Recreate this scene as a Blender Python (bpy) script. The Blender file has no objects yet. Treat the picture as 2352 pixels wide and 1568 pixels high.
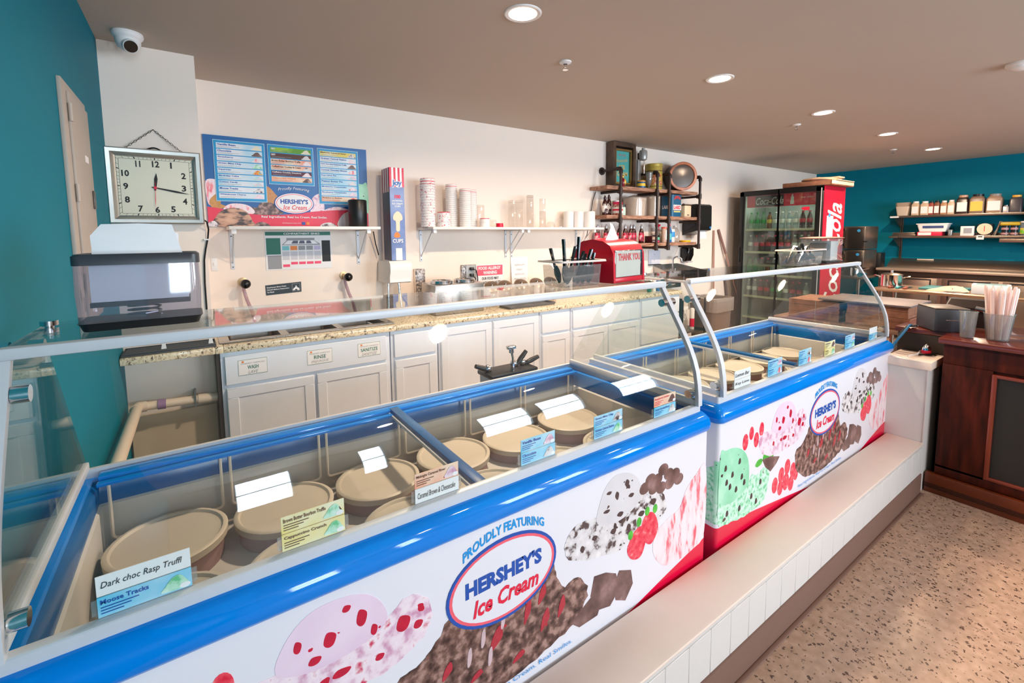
import bpy, bmesh, math, random
from mathutils import Vector, Matrix
random.seed(7)
PI = math.pi
scene = bpy.context.scene
COL = scene.collection

# ---------------------------------------------------------------- camera
cam_data = bpy.data.cameras.new('camera')
cam = bpy.data.objects.new('camera', cam_data)
COL.objects.link(cam)
scene.camera = cam
cam_data.sensor_fit = 'HORIZONTAL'
cam_data.sensor_width = 36.0
cam_data.lens = 36.0 * 1052.5786 / 2352.0
cam_data.shift_x = 0.0
cam_data.shift_y = -(784.0 - 638.35) / 2352.0
cam_data.clip_start = 0.02
RX = (0.82171, -0.56983, -0.00888)
RY = (-0.05982, -0.07072, -0.99570)
RZ = (0.56675, 0.81871, -0.09220)
def _norm(v):
    return Vector(v).normalized()
_r, _d, _f = _norm(RX), _norm(RY), _norm(RZ)
_u = -(_d - _d.project(_f)).normalized()
_r = _f.cross(_u).normalized()
cam.matrix_world = Matrix(((_r.x, _u.x, -_f.x, 0), (_r.y, _u.y, -_f.y, 0), (_r.z, _u.z, -_f.z, 1.5), (0, 0, 0, 1)))

# ---------------------------------------------------------------- view, world, daylight
vs = scene.view_settings
vs.view_transform = 'Standard'
vs.look = 'None'
vs.gamma = 1.0
vs.use_curve_mapping = False
vs.exposure = -0.25
world = bpy.data.worlds.new('world')
scene.world = world
world.use_nodes = True
wb = world.node_tree.nodes['Background']
wb.inputs[0].default_value = (0.62, 0.78, 1.0, 1)
wb.inputs[1].default_value = 1.2
scene.cycles.max_bounces = 10
scene.cycles.transparent_max_bounces = 40
scene.cycles.diffuse_bounces = 5
scene.cycles.glossy_bounces = 4
scene.cycles.caustics_reflective = False
scene.cycles.caustics_refractive = False
scene.cycles.sample_clamp_indirect = 6.0

WIN = [(0.15, 0.74), (1.38, 1.74), (2.98, 3.85), (3.98, 4.86), (5.6, 6.6)]   # shop windows in the wall behind the camera
WY, WZ0, WZ1 = -3.6, 0.80, 2.38
for (a, b) in WIN:
    ld = bpy.data.lights.new('window_daylight', 'AREA')
    ld.shape = 'RECTANGLE'; ld.size = b - a; ld.size_y = WZ1 - WZ0
    ld.energy = 185.0 * (b - a); ld.color = (0.76, 0.88, 1.0)
    lo = bpy.data.objects.new('window_daylight', ld); COL.objects.link(lo)
    lo.location = ((a + b) / 2, WY - 0.12, (WZ0 + WZ1) / 2); lo.rotation_euler = (PI / 2, 0, 0)

# ---------------------------------------------------------------- materials
def lin(c):
    return tuple(((v / 255.0) / 12.92 if v / 255.0 <= 0.04045 else ((v / 255.0 + 0.055) / 1.055) ** 2.4) for v in c)
MATS = {}
def _new(name):
    m = bpy.data.materials.new(name); m.use_nodes = True
    return m, m.node_tree.nodes, m.node_tree.links, m.node_tree.nodes['Principled BSDF']
def _coord(n, l):
    return n.new('ShaderNodeTexCoord').outputs['Object']
def M(name, rgb, rough=0.5, metal=0.0, var=0.06, scale=14.0, bump=0.0, spec=0.5, coat=0.0, emit=0.0, ecol=None, alpha=1.0):
    """plain surface with a little procedural variation"""
    if name in MATS: return MATS[name]
    m, n, l, b = _new(name)
    c = lin(rgb)
    tx = n.new('ShaderNodeTexNoise'); tx.inputs['Scale'].default_value = scale; tx.inputs['Detail'].default_value = 3
    l.new(_coord(n, l), tx.inputs['Vector'])
    mx = n.new('ShaderNodeMix'); mx.data_type = 'RGBA'
    mx.inputs['A'].default_value = tuple(v * (1 - var) for v in c) + (1,)
    mx.inputs['B'].default_value = tuple(min(1, v * (1 + var)) for v in c) + (1,)
    l.new(tx.outputs['Fac'], mx.inputs['Factor'])
    l.new(mx.outputs['Result'], b.inputs['Base Color'])
    b.inputs['Roughness'].default_value = rough; b.inputs['Metallic'].default_value = metal
    b.inputs['Specular IOR Level'].default_value = spec
    b.inputs['Coat Weight'].default_value = coat
    b.inputs['Alpha'].default_value = alpha
    if emit:
        b.inputs['Emission Color'].default_value = (ecol or c) + (1,) if len(ecol or c) == 3 else (ecol or c)
        b.inputs['Emission Strength'].default_value = emit
    if bump:
        bp = n.new('ShaderNodeBump'); bp.inputs['Strength'].default_value = bump; bp.inputs['Distance'].default_value = 0.01
        l.new(tx.outputs['Fac'], bp.inputs['Height']); l.new(bp.outputs['Normal'], b.inputs['Normal'])
    MATS[name] = m
    return m
def ramp(n, stops):
    r = n.new('ShaderNodeValToRGB'); e = r.color_ramp.elements
    while len(e) < len(stops): e.new(0.5)
    for i, (p, c) in enumerate(stops):
        e[i].position = p; e[i].color = lin(c) + (1,)
    return r
def BLOTCH(name, stops, scale=20.0, spot=None, spot_scale=40.0, spot_t=0.25, rough=0.5, detail=4, stretch=(1, 1, 1), coat=0.0, bump=0.0, spec=0.5):
    """noise colours with optional voronoi specks"""
    if name in MATS: return MATS[name]
    m, n, l, b = _new(name)
    mp = n.new('ShaderNodeMapping'); mp.inputs['Scale'].default_value = stretch
    l.new(_coord(n, l), mp.inputs['Vector'])
    tx = n.new('ShaderNodeTexNoise'); tx.inputs['Scale'].default_value = scale; tx.inputs['Detail'].default_value = detail
    l.new(mp.outputs[0], tx.inputs['Vector'])
    r = ramp(n, stops); l.new(tx.outputs['Fac'], r.inputs[0])
    out = r.outputs[0]
    if spot:
        vo = n.new('ShaderNodeTexVoronoi'); vo.inputs['Scale'].default_value = spot_scale
        n2 = n.new('ShaderNodeTexNoise'); n2.inputs['Scale'].default_value = spot_scale * 1.3
        l.new(mp.outputs[0], n2.inputs['Vector'])
        ad = n.new('ShaderNodeMix'); ad.data_type = 'RGBA'; ad.blend_type = 'ADD'; ad.inputs['Factor'].default_value = 0.03
        l.new(mp.outputs[0], ad.inputs['A']); l.new(n2.outputs['Color'], ad.inputs['B'])
        l.new(ad.outputs['Result'], vo.inputs['Vector'])
        # only some cells carry a speck
        sp = n.new('ShaderNodeSeparateColor'); l.new(vo.outputs['Color'], sp.inputs[0])
        gt = n.new('ShaderNodeMath'); gt.operation = 'MULTIPLY'; gt.inputs[1].default_value = spot_t
        l.new(sp.outputs[0], gt.inputs[0])
        lt = n.new('ShaderNodeMath'); lt.operation = 'LESS_THAN'
        l.new(vo.outputs['Distance'], lt.inputs[0]); l.new(gt.outputs[0], lt.inputs[1])
        mx = n.new('ShaderNodeMix'); mx.data_type = 'RGBA'
        l.new(lt.outputs[0], mx.inputs['Factor']); l.new(out, mx.inputs['A']); mx.inputs['B'].default_value = lin(spot) + (1,)
        out = mx.outputs['Result']
    l.new(out, b.inputs['Base Color'])
    b.inputs['Roughness'].default_value = rough; b.inputs['Coat Weight'].default_value = coat; b.inputs['Specular IOR Level'].default_value = spec
    if bump:
        bp = n.new('ShaderNodeBump'); bp.inputs['Strength'].default_value = bump; bp.inputs['Distance'].default_value = 0.01
        l.new(tx.outputs['Fac'], bp.inputs['Height']); l.new(bp.outputs['Normal'], b.inputs['Normal'])
    MATS[name] = m
    return m
def GLASS(name, tint=(235, 245, 240), ior=1.45, haze=0.0, haze_rgb=(235, 240, 245), rough=0.02):
    """thin clear sheet: see-through, mirror-like at a grazing angle"""
    if name in MATS: return MATS[name]
    m, n, l, b = _new(name)
    n.remove(b)
    tr = n.new('ShaderNodeBsdfTransparent'); tr.inputs[0].default_value = lin(tint) + (1,)
    gl = n.new('ShaderNodeBsdfGlossy'); gl.inputs['Roughness'].default_value = rough
    lw = n.new('ShaderNodeLayerWeight'); lw.inputs['Blend'].default_value = 0.5      # 1 - cos, the same from both sides
    pw = n.new('ShaderNodeMath'); pw.operation = 'POWER'; pw.inputs[1].default_value = 5.0; l.new(lw.outputs['Facing'], pw.inputs[0])
    fr = n.new('ShaderNodeMath'); fr.operation = 'MULTIPLY_ADD'
    f0 = ((ior - 1) / (ior + 1)) ** 2 * 2.3
    fr.inputs[1].default_value = 1 - f0; fr.inputs[2].default_value = f0; l.new(pw.outputs[0], fr.inputs[0])
    # fine smears on the sheet
    tx = n.new('ShaderNodeTexNoise'); tx.inputs['Scale'].default_value = 6; l.new(_coord(n, l), tx.inputs['Vector'])
    bp = n.new('ShaderNodeBump'); bp.inputs['Strength'].default_value = 0.01; l.new(tx.outputs['Fac'], bp.inputs['Height'])
    l.new(bp.outputs['Normal'], gl.inputs['Normal'])
    base = tr.outputs[0]
    if haze:
        df = n.new('ShaderNodeBsdfDiffuse'); df.inputs[0].default_value = lin(haze_rgb) + (1,)
        mh = n.new('ShaderNodeMixShader'); mh.inputs[0].default_value = haze
        l.new(tr.outputs[0], mh.inputs[1]); l.new(df.outputs[0], mh.inputs[2]); base = mh.outputs[0]
    mx = n.new('ShaderNodeMixShader'); l.new(fr.outputs[0], mx.inputs[0]); l.new(base, mx.inputs[1]); l.new(gl.outputs[0], mx.inputs[2])
    l.new(mx.outputs[0], n['Material Output'].inputs['Surface'])
    MATS[name] = m
    return m
def EMIT(name, rgb, strength):
    if name in MATS: return MATS[name]
    m, n, l, b = _new(name); n.remove(b)
    e = n.new('ShaderNodeEmission'); e.inputs[0].default_value = lin(rgb) + (1,); e.inputs[1].default_value = strength
    l.new(e.outputs[0], n['Material Output'].inputs['Surface'])
    MATS[name] = m
    return m

wall_paint = M('warm_white_paint', (247, 233, 221), 0.65, var=0.02, scale=3)
white_paint = M('white_satin_paint', (232, 230, 226), 0.4, var=0.02)
teal_paint = M('teal_paint', (0, 118, 140), 0.6, var=0.04, scale=4, spec=0.15)
ceiling_paint = M('ceiling_paint', (190, 178, 166), 0.8, var=0.02, scale=3)
cab_paint = M('pale_grey_cabinet_paint', (224, 232, 244), 0.35, var=0.02)
kerb_white = M('kerb_white', (216, 212, 209), 0.45, var=0.02)
kerb_top = M('kerb_top_warm_lit', (236, 216, 202), 0.42, var=0.03)  # warm lamplight painted into the colour of ledge and post cap
base_brown = M('taupe_baseboard', (122, 92, 80), 0.6, var=0.05)
alu = M('brushed_aluminium', (206, 208, 213), 0.42, 0.12, var=0.04, scale=60)
steel = M('stainless_steel', (176, 172, 168), 0.27, 1.0, var=0.06, scale=25)
chrome = M('chrome', (225, 225, 228), 0.1, 1.0, var=0.03)
black = M('black_plastic', (18, 19, 22), 0.38, var=0.2)
dark_iron = M('dark_iron_pipe', (58, 46, 44), 0.5, 0.35, var=0.15, scale=30)
white_plastic = M('white_plastic', (236, 236, 236), 0.4, var=0.03)
paper = M('white_paper', (238, 238, 240), 0.8, var=0.03)
blue_pl = M('gloss_blue_plastic', (0, 126, 220), 0.05, var=0.04, spec=0.4)
red_gloss = M('gloss_red', (222, 10, 62), 0.25, var=0.05, coat=0.2)
red_pl = M('red_plastic', (206, 16, 44), 0.3, var=0.06)
front_white = M('printed_front_white', (228, 226, 234), 0.3, var=0.015, scale=3)
liner = M('freezer_liner_beige', (192, 190, 184), 0.55, var=0.04)
lid_mat = M('tub_lid_cream', (188, 180, 164), 0.45, var=0.03)
tub_mat = M('tub_carton_mauve', (150, 118, 116), 0.7, var=0.08)
glass = GLASS('canopy_glass', (251, 254, 253))
pane_glass = GLASS('window_glass', (252, 254, 254))
clear_pl = GLASS('clear_plastic', (232, 230, 226), 1.5, 0.12)
cup_pl = GLASS('clear_cup_plastic', (252, 250, 248), 1.45, 0.10, (250, 240, 234))
granite = BLOTCH('granite', [(0.3, (92, 78, 66)), (0.42, (208, 190, 160)), (0.55, (236, 224, 196)), (0.7, (186, 160, 128))], 55, (50, 42, 40), 70, 0.32, rough=0.18, detail=6)
terrazzo = BLOTCH('ground_concrete_floor', [(0.3, (160, 132, 112)), (0.5, (172, 142, 122)), (0.7, (184, 154, 134))], 30, (84, 62, 52), 64, 0.42, rough=0.42, detail=6)
dark_wood = BLOTCH('mahogany_wood', [(0.3, (40, 12, 6)), (0.6, (74, 24, 12)), (0.8, (92, 34, 16))], 6, rough=0.45, stretch=(6, 6, 0.8), spec=0.2)
light_wood = BLOTCH('rustic_shelf_wood', [(0.3, (112, 74, 58)), (0.55, (172, 128, 104)), (0.8, (204, 168, 142))], 7, rough=0.6, stretch=(1.2, 8, 8))
cardboard = BLOTCH('kraft_cardboard', [(0.3, (118, 76, 56)), (0.7, (158, 108, 82))], 12, rough=0.8)
navy_txt = M('ink_navy', (20, 78, 168), 0.5); red_txt = M('ink_red', (226, 30, 66), 0.5); sky_txt = M('ink_sky_blue', (0, 148, 222), 0.5)
ink_black = M('ink_black', (24, 24, 28), 0.6); ink_white = M('ink_white', (240, 240, 242), 0.5); ink_green = M('ink_green', (18, 110, 92), 0.5)
ink_pink = M('ink_pink', (238, 72, 110), 0.5); ink_orange = M('ink_orange', (232, 132, 52), 0.5); ink_grey = M('ink_grey', (150, 152, 158), 0.6)
card_blue = BLOTCH('card_sky', [(0.35, (60, 190, 232)), (0.6, (196, 228, 244))], 9, rough=0.5)
card_yellow = BLOTCH('card_yellow', [(0.35, (236, 214, 110)), (0.6, (244, 240, 214))], 9, rough=0.5)
card_peach = BLOTCH('card_peach', [(0.35, (246, 150, 120)), (0.6, (246, 224, 200))], 9, rough=0.5)
mint_a = BLOTCH('print_mint_scoop', [(0.3, (126, 206, 162)), (0.55, (158, 222, 188)), (0.75, (196, 238, 214))], 9, (62, 42, 46), 22, 0.2, rough=0.35)
mint_b = BLOTCH('print_mint_rough', [(0.35, (96, 196, 140)), (0.5, (182, 230, 204)), (0.65, (214, 240, 226))], 60, (84, 52, 52), 26, 0.2, rough=0.35)
cherry_a = BLOTCH('print_cherry_scoop', [(0.3, (222, 192, 216)), (0.7, (236, 214, 230))], 7, (206, 26, 60), 17, 0.14, rough=0.35)
cherry_b = BLOTCH('print_cherry_rough', [(0.35, (206, 150, 180)), (0.5, (236, 214, 226)), (0.62, (240, 224, 232)), (0.72, (206, 60, 96))], 32, (196, 20, 56), 20, 0.22, rough=0.35)
cookie_a = BLOTCH('print_cookie_scoop', [(0.3, (206, 202, 206)), (0.7, (222, 218, 222))], 8, (72, 54, 54), 24, 0.22, rough=0.35)
cookie_b = BLOTCH('print_cookie_rough', [(0.38, (84, 66, 66)), (0.46, (214, 208, 210)), (0.7, (236, 232, 234))], 36, (64, 48, 50), 34, 0.34, rough=0.35)
choc_a = BLOTCH('print_chocolate_rough', [(0.36, (52, 30, 28)), (0.5, (112, 80, 72)), (0.62, (170, 134, 124))], 38, (176, 36, 48), 18, 0.16, rough=0.35, detail=6)
choc_b = BLOTCH('print_chocolate_chunk', [(0.35, (86, 60, 58)), (0.55, (122, 90, 86)), (0.7, (160, 126, 124))], 16, rough=0.3)
straw_a = BLOTCH('print_strawberry_scoop', [(0.4, (240, 226, 230)), (0.55, (238, 214, 220)), (0.63, (240, 140, 150)), (0.72, (226, 84, 104))], 18, rough=0.35, stretch=(2.4, 1, 0.8))
berry = BLOTCH('print_berry_red', [(0.35, (222, 24, 62)), (0.6, (240, 84, 100)), (0.72, (250, 150, 150))], 60, rough=0.35)
leaf_g = BLOTCH('print_leaf_green', [(0.35, (40, 150, 50)), (0.65, (104, 204, 70))], 30, rough=0.4)

# ---------------------------------------------------------------- geometry helpers
def basis(d):
    d = Vector(d).normalized()
    a = Vector((0, 0, 1)) if abs(d.z) < 0.9 else Vector((1, 0, 0))
    u = d.cross(a).normalized(); v = d.cross(u).normalized()
    return u, v
class MB:
    def __init__(s): s.bm = bmesh.new(); s.mi = 0
    def _face(s, vs):
        try:
            f = s.bm.faces.new(vs); f.material_index = s.mi; return f
        except ValueError: return None
    def box(s, x0, y0, z0, x1, y1, z1, bev=0.0, seg=2, rz=0.0):
        if x0 > x1: x0, x1 = x1, x0
        if y0 > y1: y0, y1 = y1, y0
        if z0 > z1: z0, z1 = z1, z0
        cx, cy = (x0 + x1) / 2, (y0 + y1) / 2
        c, sn = math.cos(rz), math.sin(rz)
        P = []
        for z in (z0, z1):
            for (x, y) in ((x0, y0), (x1, y0), (x1, y1), (x0, y1)):
                dx, dy = x - cx, y - cy
                P.append(s.bm.verts.new((cx + dx * c - dy * sn, cy + dx * sn + dy * c, z)))
        F = [s._face([P[i] for i in q]) for q in ((3, 2, 1, 0), (4, 5, 6, 7), (0, 1, 5, 4), (1, 2, 6, 5), (2, 3, 7, 6), (3, 0, 4, 7))]
        if bev:
            E = list({e for f in F for e in f.edges})
            bmesh.ops.bevel(s.bm, geom=E, offset=bev, segments=seg, profile=0.5, affect='EDGES')
        return s
    def ring(s, pts):
        return [s.bm.verts.new(p) for p in pts]
    def loft(s, rings, closed=True, cap0=False, cap1=False):
        R = [s.ring(r) for r in rings]
        n = len(R[0])
        for a, b in zip(R, R[1:]):
            for i in range(n if closed else n - 1):
                j = (i + 1) % n
                s._face([a[i], a[j], b[j], b[i]])
        if cap0: s._face(list(reversed(R[0])))
        if cap1: s._face(R[-1])
        return s
    def cyl(s, p0, p1, r0, r1=None, seg=16, caps=True):
        r1 = r0 if r1 is None else r1
        p0, p1 = Vector(p0), Vector(p1)
        u, v = basis(p1 - p0)
        A = [p0 + (u * math.cos(2 * PI * i / seg) + v * math.sin(2 * PI * i / seg)) * r0 for i in range(seg)]
        B = [p1 + (u * math.cos(2 * PI * i / seg) + v * math.sin(2 * PI * i / seg)) * r1 for i in range(seg)]
        return s.loft([A, B], True, caps, caps)
    def lathe(s, prof, c=(0, 0, 0), seg=20, axis='z', caps=True, sx=1.0, sy=1.0):
        c = Vector(c); rings = []
        for (r, h) in prof:
            ring = []
            for i in range(seg):
                a = 2 * PI * i / seg
                p, q = max(r, 1e-4) * math.cos(a) * sx, max(r, 1e-4) * math.sin(a) * sy
                ring.append(c + (Vector((p, q, h)) if axis == 'z' else Vector((p, h, q)) if axis == 'y' else Vector((h, p, q))))
            rings.append(ring)
        return s.loft(rings, True, caps, caps)
    def tube(s, pts, r, seg=8, closed=False, rect=None):
        pts = [Vector(p) for p in pts]
        n = len(pts); rings = []; u = None
        for i in range(n):
            if closed: d = pts[(i + 1) % n] - pts[i - 1]
            else: d = pts[min(i + 1, n - 1)] - pts[max(i - 1, 0)]
            d.normalize()
            if u is None: u, v = basis(d)
            else:
                u = (u - d * u.dot(d))
                if u.length < 1e-5: u, v = basis(d)
                u.normalize(); v = d.cross(u).normalized()
            rr = r[i] if isinstance(r, (list, tuple)) else r
            rings.append([pts[i] + (u * math.cos(2 * PI * k / seg) + v * math.sin(2 * PI * k / seg)) * rr for k in range(seg)])
        if closed:
            rings.append(rings[0]); return s.loft(rings, True)
        return s.loft(rings, True, True, True)
    def prism(s, pts, d):
        """flat outline pts (3-D, planar) pushed along d"""
        d = Vector(d); A = [Vector(p) for p in pts]
        return s.loft([A, [p + d for p in A]], True, True, True)
    def sphere(s, c, r, seg=14, sx=1, sy=1, sz=1):
        prof = [(r * math.sin(PI * i / 10), -r * math.cos(PI * i / 10) * sz) for i in range(11)]
        return s.lathe(prof, c, seg, caps=False, sx=sx, sy=sy)
    def quad(s, a, b, c, d):
        s._face(s.ring([a, b, c, d])); return s
def mesh_of(mb, name, mats, shift=None, fix=True):
    if fix: bmesh.ops.recalc_face_normals(mb.bm, faces=mb.bm.faces[:])
    me = bpy.data.meshes.new(name)
    if shift is not None:
        for v in mb.bm.verts: v.co -= shift
    mb.bm.to_mesh(me); mb.bm.free()
    for m in (mats if isinstance(mats, (list, tuple)) else [mats]): me.materials.append(m)
    me.shade_smooth()
    me.set_sharp_from_angle(angle=math.radians(38))
    return me
OFF = {}
def root_of(o):
    while o.parent is not None: o = o.parent
    return o
def tag(o, label, cat, group=None, kind=None):
    o['label'] = label; o['category'] = cat
    if group: o['group'] = group
    if kind: o['kind'] = kind
    return o
def thing(name, label, cat, loc=(0, 0, 0), rotz=0.0, group=None, world=False, kind=None):
    """an Empty at the base of a thing; world=True: parts are given in world coordinates"""
    o = bpy.data.objects.new(name, None); COL.objects.link(o)
    o.empty_display_size = 0.05
    o.location = loc; o.rotation_euler = (0, 0, rotz)
    OFF[o.name] = Vector(loc) if world else Vector((0, 0, 0))
    return tag(o, label, cat, group, kind)
def part(parent, name, mb, mat, label=None, kind=None):
    sh = OFF.get(root_of(parent).name, Vector((0, 0, 0)))
    me = mb if isinstance(mb, bpy.types.Mesh) else mesh_of(mb, name, mat, sh)
    o = bpy.data.objects.new(name, me); COL.objects.link(o); o.parent = parent
    if label: o['label'] = label
    if kind: o['kind'] = kind
    return o
def solo(name, label, cat, mb, mat, group=None, kind=None, loc=None):
    """a thing that is one mesh, given in world coordinates; its origin goes to its base"""
    if loc is None:
        xs = [v.co for v in mb.bm.verts]
        loc = Vector(((min(p.x for p in xs) + max(p.x for p in xs)) / 2, (min(p.y for p in xs) + max(p.y for p in xs)) / 2, min(p.z for p in xs)))
    loc = Vector(loc)
    o = bpy.data.objects.new(name, mesh_of(mb, name, mat, loc)); COL.objects.link(o); o.location = loc
    OFF[o.name] = loc
    return tag(o, label, cat, group, kind)
def struct(name, label, cat, mb, mat): return solo(name, label, cat, mb, mat, kind='structure', loc=(0, 0, 0))
def dup(src, loc, rotz=None, label=None):
    r = src.copy(); COL.objects.link(r); r.location = loc
    if rotz is not None: r.rotation_euler = (0, 0, rotz)
    if label: r['label'] = label
    for ch in list(src.children):
        c = ch.copy(); COL.objects.link(c); c.parent = r
        for g in list(ch.children):
            d = g.copy(); COL.objects.link(d); d.parent = c
    return r
_TXT = {}
def text_mb(s, org, ux, uz, w, h, mat=None, bold=0.0, shear=0.0, lift=0.0006, bend=0.0, mb=None, keep=False):
    """flat lettering fitted to a w x h box; org lower left corner, ux / uz directions"""
    key = (s, bold, shear)
    if key not in _TXT:
        cu = bpy.data.curves.new('lettering', 'FONT'); cu.body = s; cu.resolution_u = 2; cu.offset = bold; cu.shear = shear
        ob = bpy.data.objects.new('lettering', cu); COL.objects.link(ob)
        dg = bpy.context.evaluated_depsgraph_get()
        me = bpy.data.meshes.new_from_object(ob.evaluated_get(dg))
        V = [v.co.copy() for v in me.vertices]; F = [tuple(p.vertices) for p in me.polygons]
        bpy.data.objects.remove(ob); bpy.data.curves.remove(cu); bpy.data.meshes.remove(me)
        _TXT[key] = (V, F)
    V, F = _TXT[key]
    mb = mb or MB()
    if not V: return mb
    x0, x1 = min(v.x for v in V), max(v.x for v in V); y0, y1 = min(v.y for v in V), max(v.y for v in V)
    sx, sy = w / max(x1 - x0, 1e-6), h / max(y1 - y0, 1e-6)
    ux, uz, org = Vector(ux), Vector(uz), Vector(org)
    nrm = ux.cross(uz).normalized()
    vv = []
    for v in V:
        a = (v.x - x0) * sx; b = (v.y - y0) * sy
        if bend: b += bend * (1 - ((a / w) * 2 - 1) ** 2)
        vv.append(mb.bm.verts.new(org + ux * a + uz * b + nrm * lift))
    for f in F: mb._face([vv[i] for i in f])
    return mb
def smooth_pts(pts, n=4, jit=0.0, rnd=None):
    out = []; k = len(pts)
    for i in range(k):
        p0, p1, p2, p3 = pts[i - 1], pts[i], pts[(i + 1) % k], pts[(i + 2) % k]
        for j in range(n):
            t = j / n; q = []
            for c in range(2):
                a, b, d, e = p0[c], p1[c], p2[c], p3[c]
                q.append(0.5 * (2 * b + (d - a) * t + (2 * a - 5 * b + 4 * d - e) * t * t + (3 * b - a - 3 * d + e) * t ** 3) + (rnd.uniform(-jit, jit) if rnd and jit else 0))
            out.append(tuple(q))
    return out
def flat(pts, y, depth, dy=-1, mb=None):
    """an outline in x,z as a thin sheet on the plane y (facing -y)"""
    mb = mb or MB()
    mb.prism([(p[0], y, p[1]) for p in pts], (0, dy * depth, 0))
    return mb
def ellipse(cx, cz, a, b, n=40):
    return [(cx + a * math.cos(2 * PI * i / n), cz + b * math.sin(2 * PI * i / n)) for i in range(n)]
def rrect(x0, y0, x1, y1, r, n=5):
    P = []
    for (cx, cy, a0) in ((x1 - r, y1 - r, 0), (x0 + r, y1 - r, PI / 2), (x0 + r, y0 + r, PI), (x1 - r, y0 + r, 1.5 * PI)):
        for i in range(n + 1):
            a = a0 + PI / 2 * i / n
            P.append((cx + r * math.cos(a), cy + r * math.sin(a)))
    return P
def rr3(x0, y0, x1, y1, r, z, n=5): return [(p[0], p[1], z) for p in rrect(x0, y0, x1, y1, max(r, 0.0005), n)]
EX, EY, EZ = (1, 0, 0), (0, 1, 0), (0, 0, 1)
# ================================================================ THE SETTING
XL, XR, YB, ZC = -0.335, 8.70, 3.52, 2.481
struct('floor', 'speckled ground concrete floor in front of the freezers', 'floor', MB().box(XL - .1, WY - .1, -.1, XR + .1, YB + .1, 0), terrazzo)
struct('ceiling', 'flat greige painted ceiling', 'ceiling', MB().box(XL - .1, WY - .1, ZC, XR + .1, YB + .1, ZC + .1), ceiling_paint)
struct('wall_back', 'long off-white wall behind the sink counter', 'wall', MB().box(XL - .1, YB, 0, XR + .1, YB + .1, ZC), wall_paint)
struct('wall_left', 'teal painted wall at the left end of the counter', 'wall', MB().box(XL - .1, WY, 0, XL, YB, ZC), teal_paint)
struct('wall_right', 'teal painted wall behind the far kitchen shelves', 'wall', MB().box(XR, WY, 0, XR + .1, YB, ZC), teal_paint)
struct('wall_pillar', 'white boxed pillar behind the wall clock', 'pillar', MB().box(XL, 3.093, 0, .062, YB, ZC), wall_paint)
mb = MB()
edges = [XL] + [v for w in WIN for v in w] + [XR]
for i in range(0, len(edges), 2): mb.box(edges[i], WY - .1, 0, edges[i + 1], WY, ZC)
for (a, b) in WIN: mb.box(a, WY - .1, 0, b, WY, WZ0); mb.box(a, WY - .1, WZ1, b, WY, ZC)
struct('wall_front', 'off-white shop window wall facing the freezers', 'wall', mb, wall_paint)
for i, (a, b) in enumerate(WIN):
    mb = MB(); t = .05
    mb.box(a, WY - .07, WZ0, a + t, WY - .02, WZ1); mb.box(b - t, WY - .07, WZ0, b, WY - .02, WZ1)
    mb.box(a, WY - .07, WZ0, b, WY - .02, WZ0 + t); mb.box(a, WY - .07, WZ1 - t, b, WY - .02, WZ1); mb.box(a, WY - .07, 1.62, b, WY - .02, 1.66)
    w = struct('window_%d' % (i + 1), 'aluminium shop window number %d along the street wall' % (i + 1), 'window', mb, alu)
    part(w, 'pane', MB().box(a + t, WY - .048, WZ0 + t, b - t, WY - .042, WZ1 - t), pane_glass)
# skirting wood line where the granite meets the wall
struct('trim_1', 'thin tan strip between granite counter and wall', 'trim', MB().box(.065, YB - .012, .915, 4.16, YB, .93), M('tan_caulk', (214, 178, 142), .6))
# kerb in front of the freezers, its boards and base
KX1, KY0, KY1, KZ = 3.37, .741, .912, .297
kerb = struct('wall_low', 'low white kerb with warm-light tinted ledge in front of the freezers', 'kerb', MB().box(XL, KY0 + .014, 0, KX1, KY1, KZ - .012), kerb_white)
part(kerb, 'ledge', MB().box(XL, KY0 - .004, KZ - .012, KX1, KY1, KZ, .004, 2), kerb_top)
part(kerb, 'ledge_moulding', MB().box(XL, KY0 + .002, KZ - .03, KX1, KY0 + .014, KZ - .012, .003), kerb_white)
x = 1.147 - .1137 * 13
while x < KX1 - .02:
    x1 = min(x + .1137, KX1)
    part(kerb, 'plank', MB().box(max(x, XL) + .0006, KY0, .116, x1 - .0006, KY0 + .014, KZ - .03, .0012, 1), kerb_white)
    x += .1137
struct('baseboard_front', 'taupe rubber base under the white kerb', 'baseboard', MB().box(XL, KY0 - .006, 0, KX1 - .01, KY0 + .02, .116).box(XL, KY0 - .022, 0, KX1 - .01, KY0 - .006, .006, .003), base_brown)
post = struct('wall_post', 'short white end post between freezer and dark counter', 'post', MB().box(3.372, .742, 0, 3.60, .925, .722).box(3.366, .74, .116, 3.372, .745, .722), kerb_white)
part(post, 'cap', MB().box(3.355, .728, .722, 3.62, .938, .768, .004), kerb_top)

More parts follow.
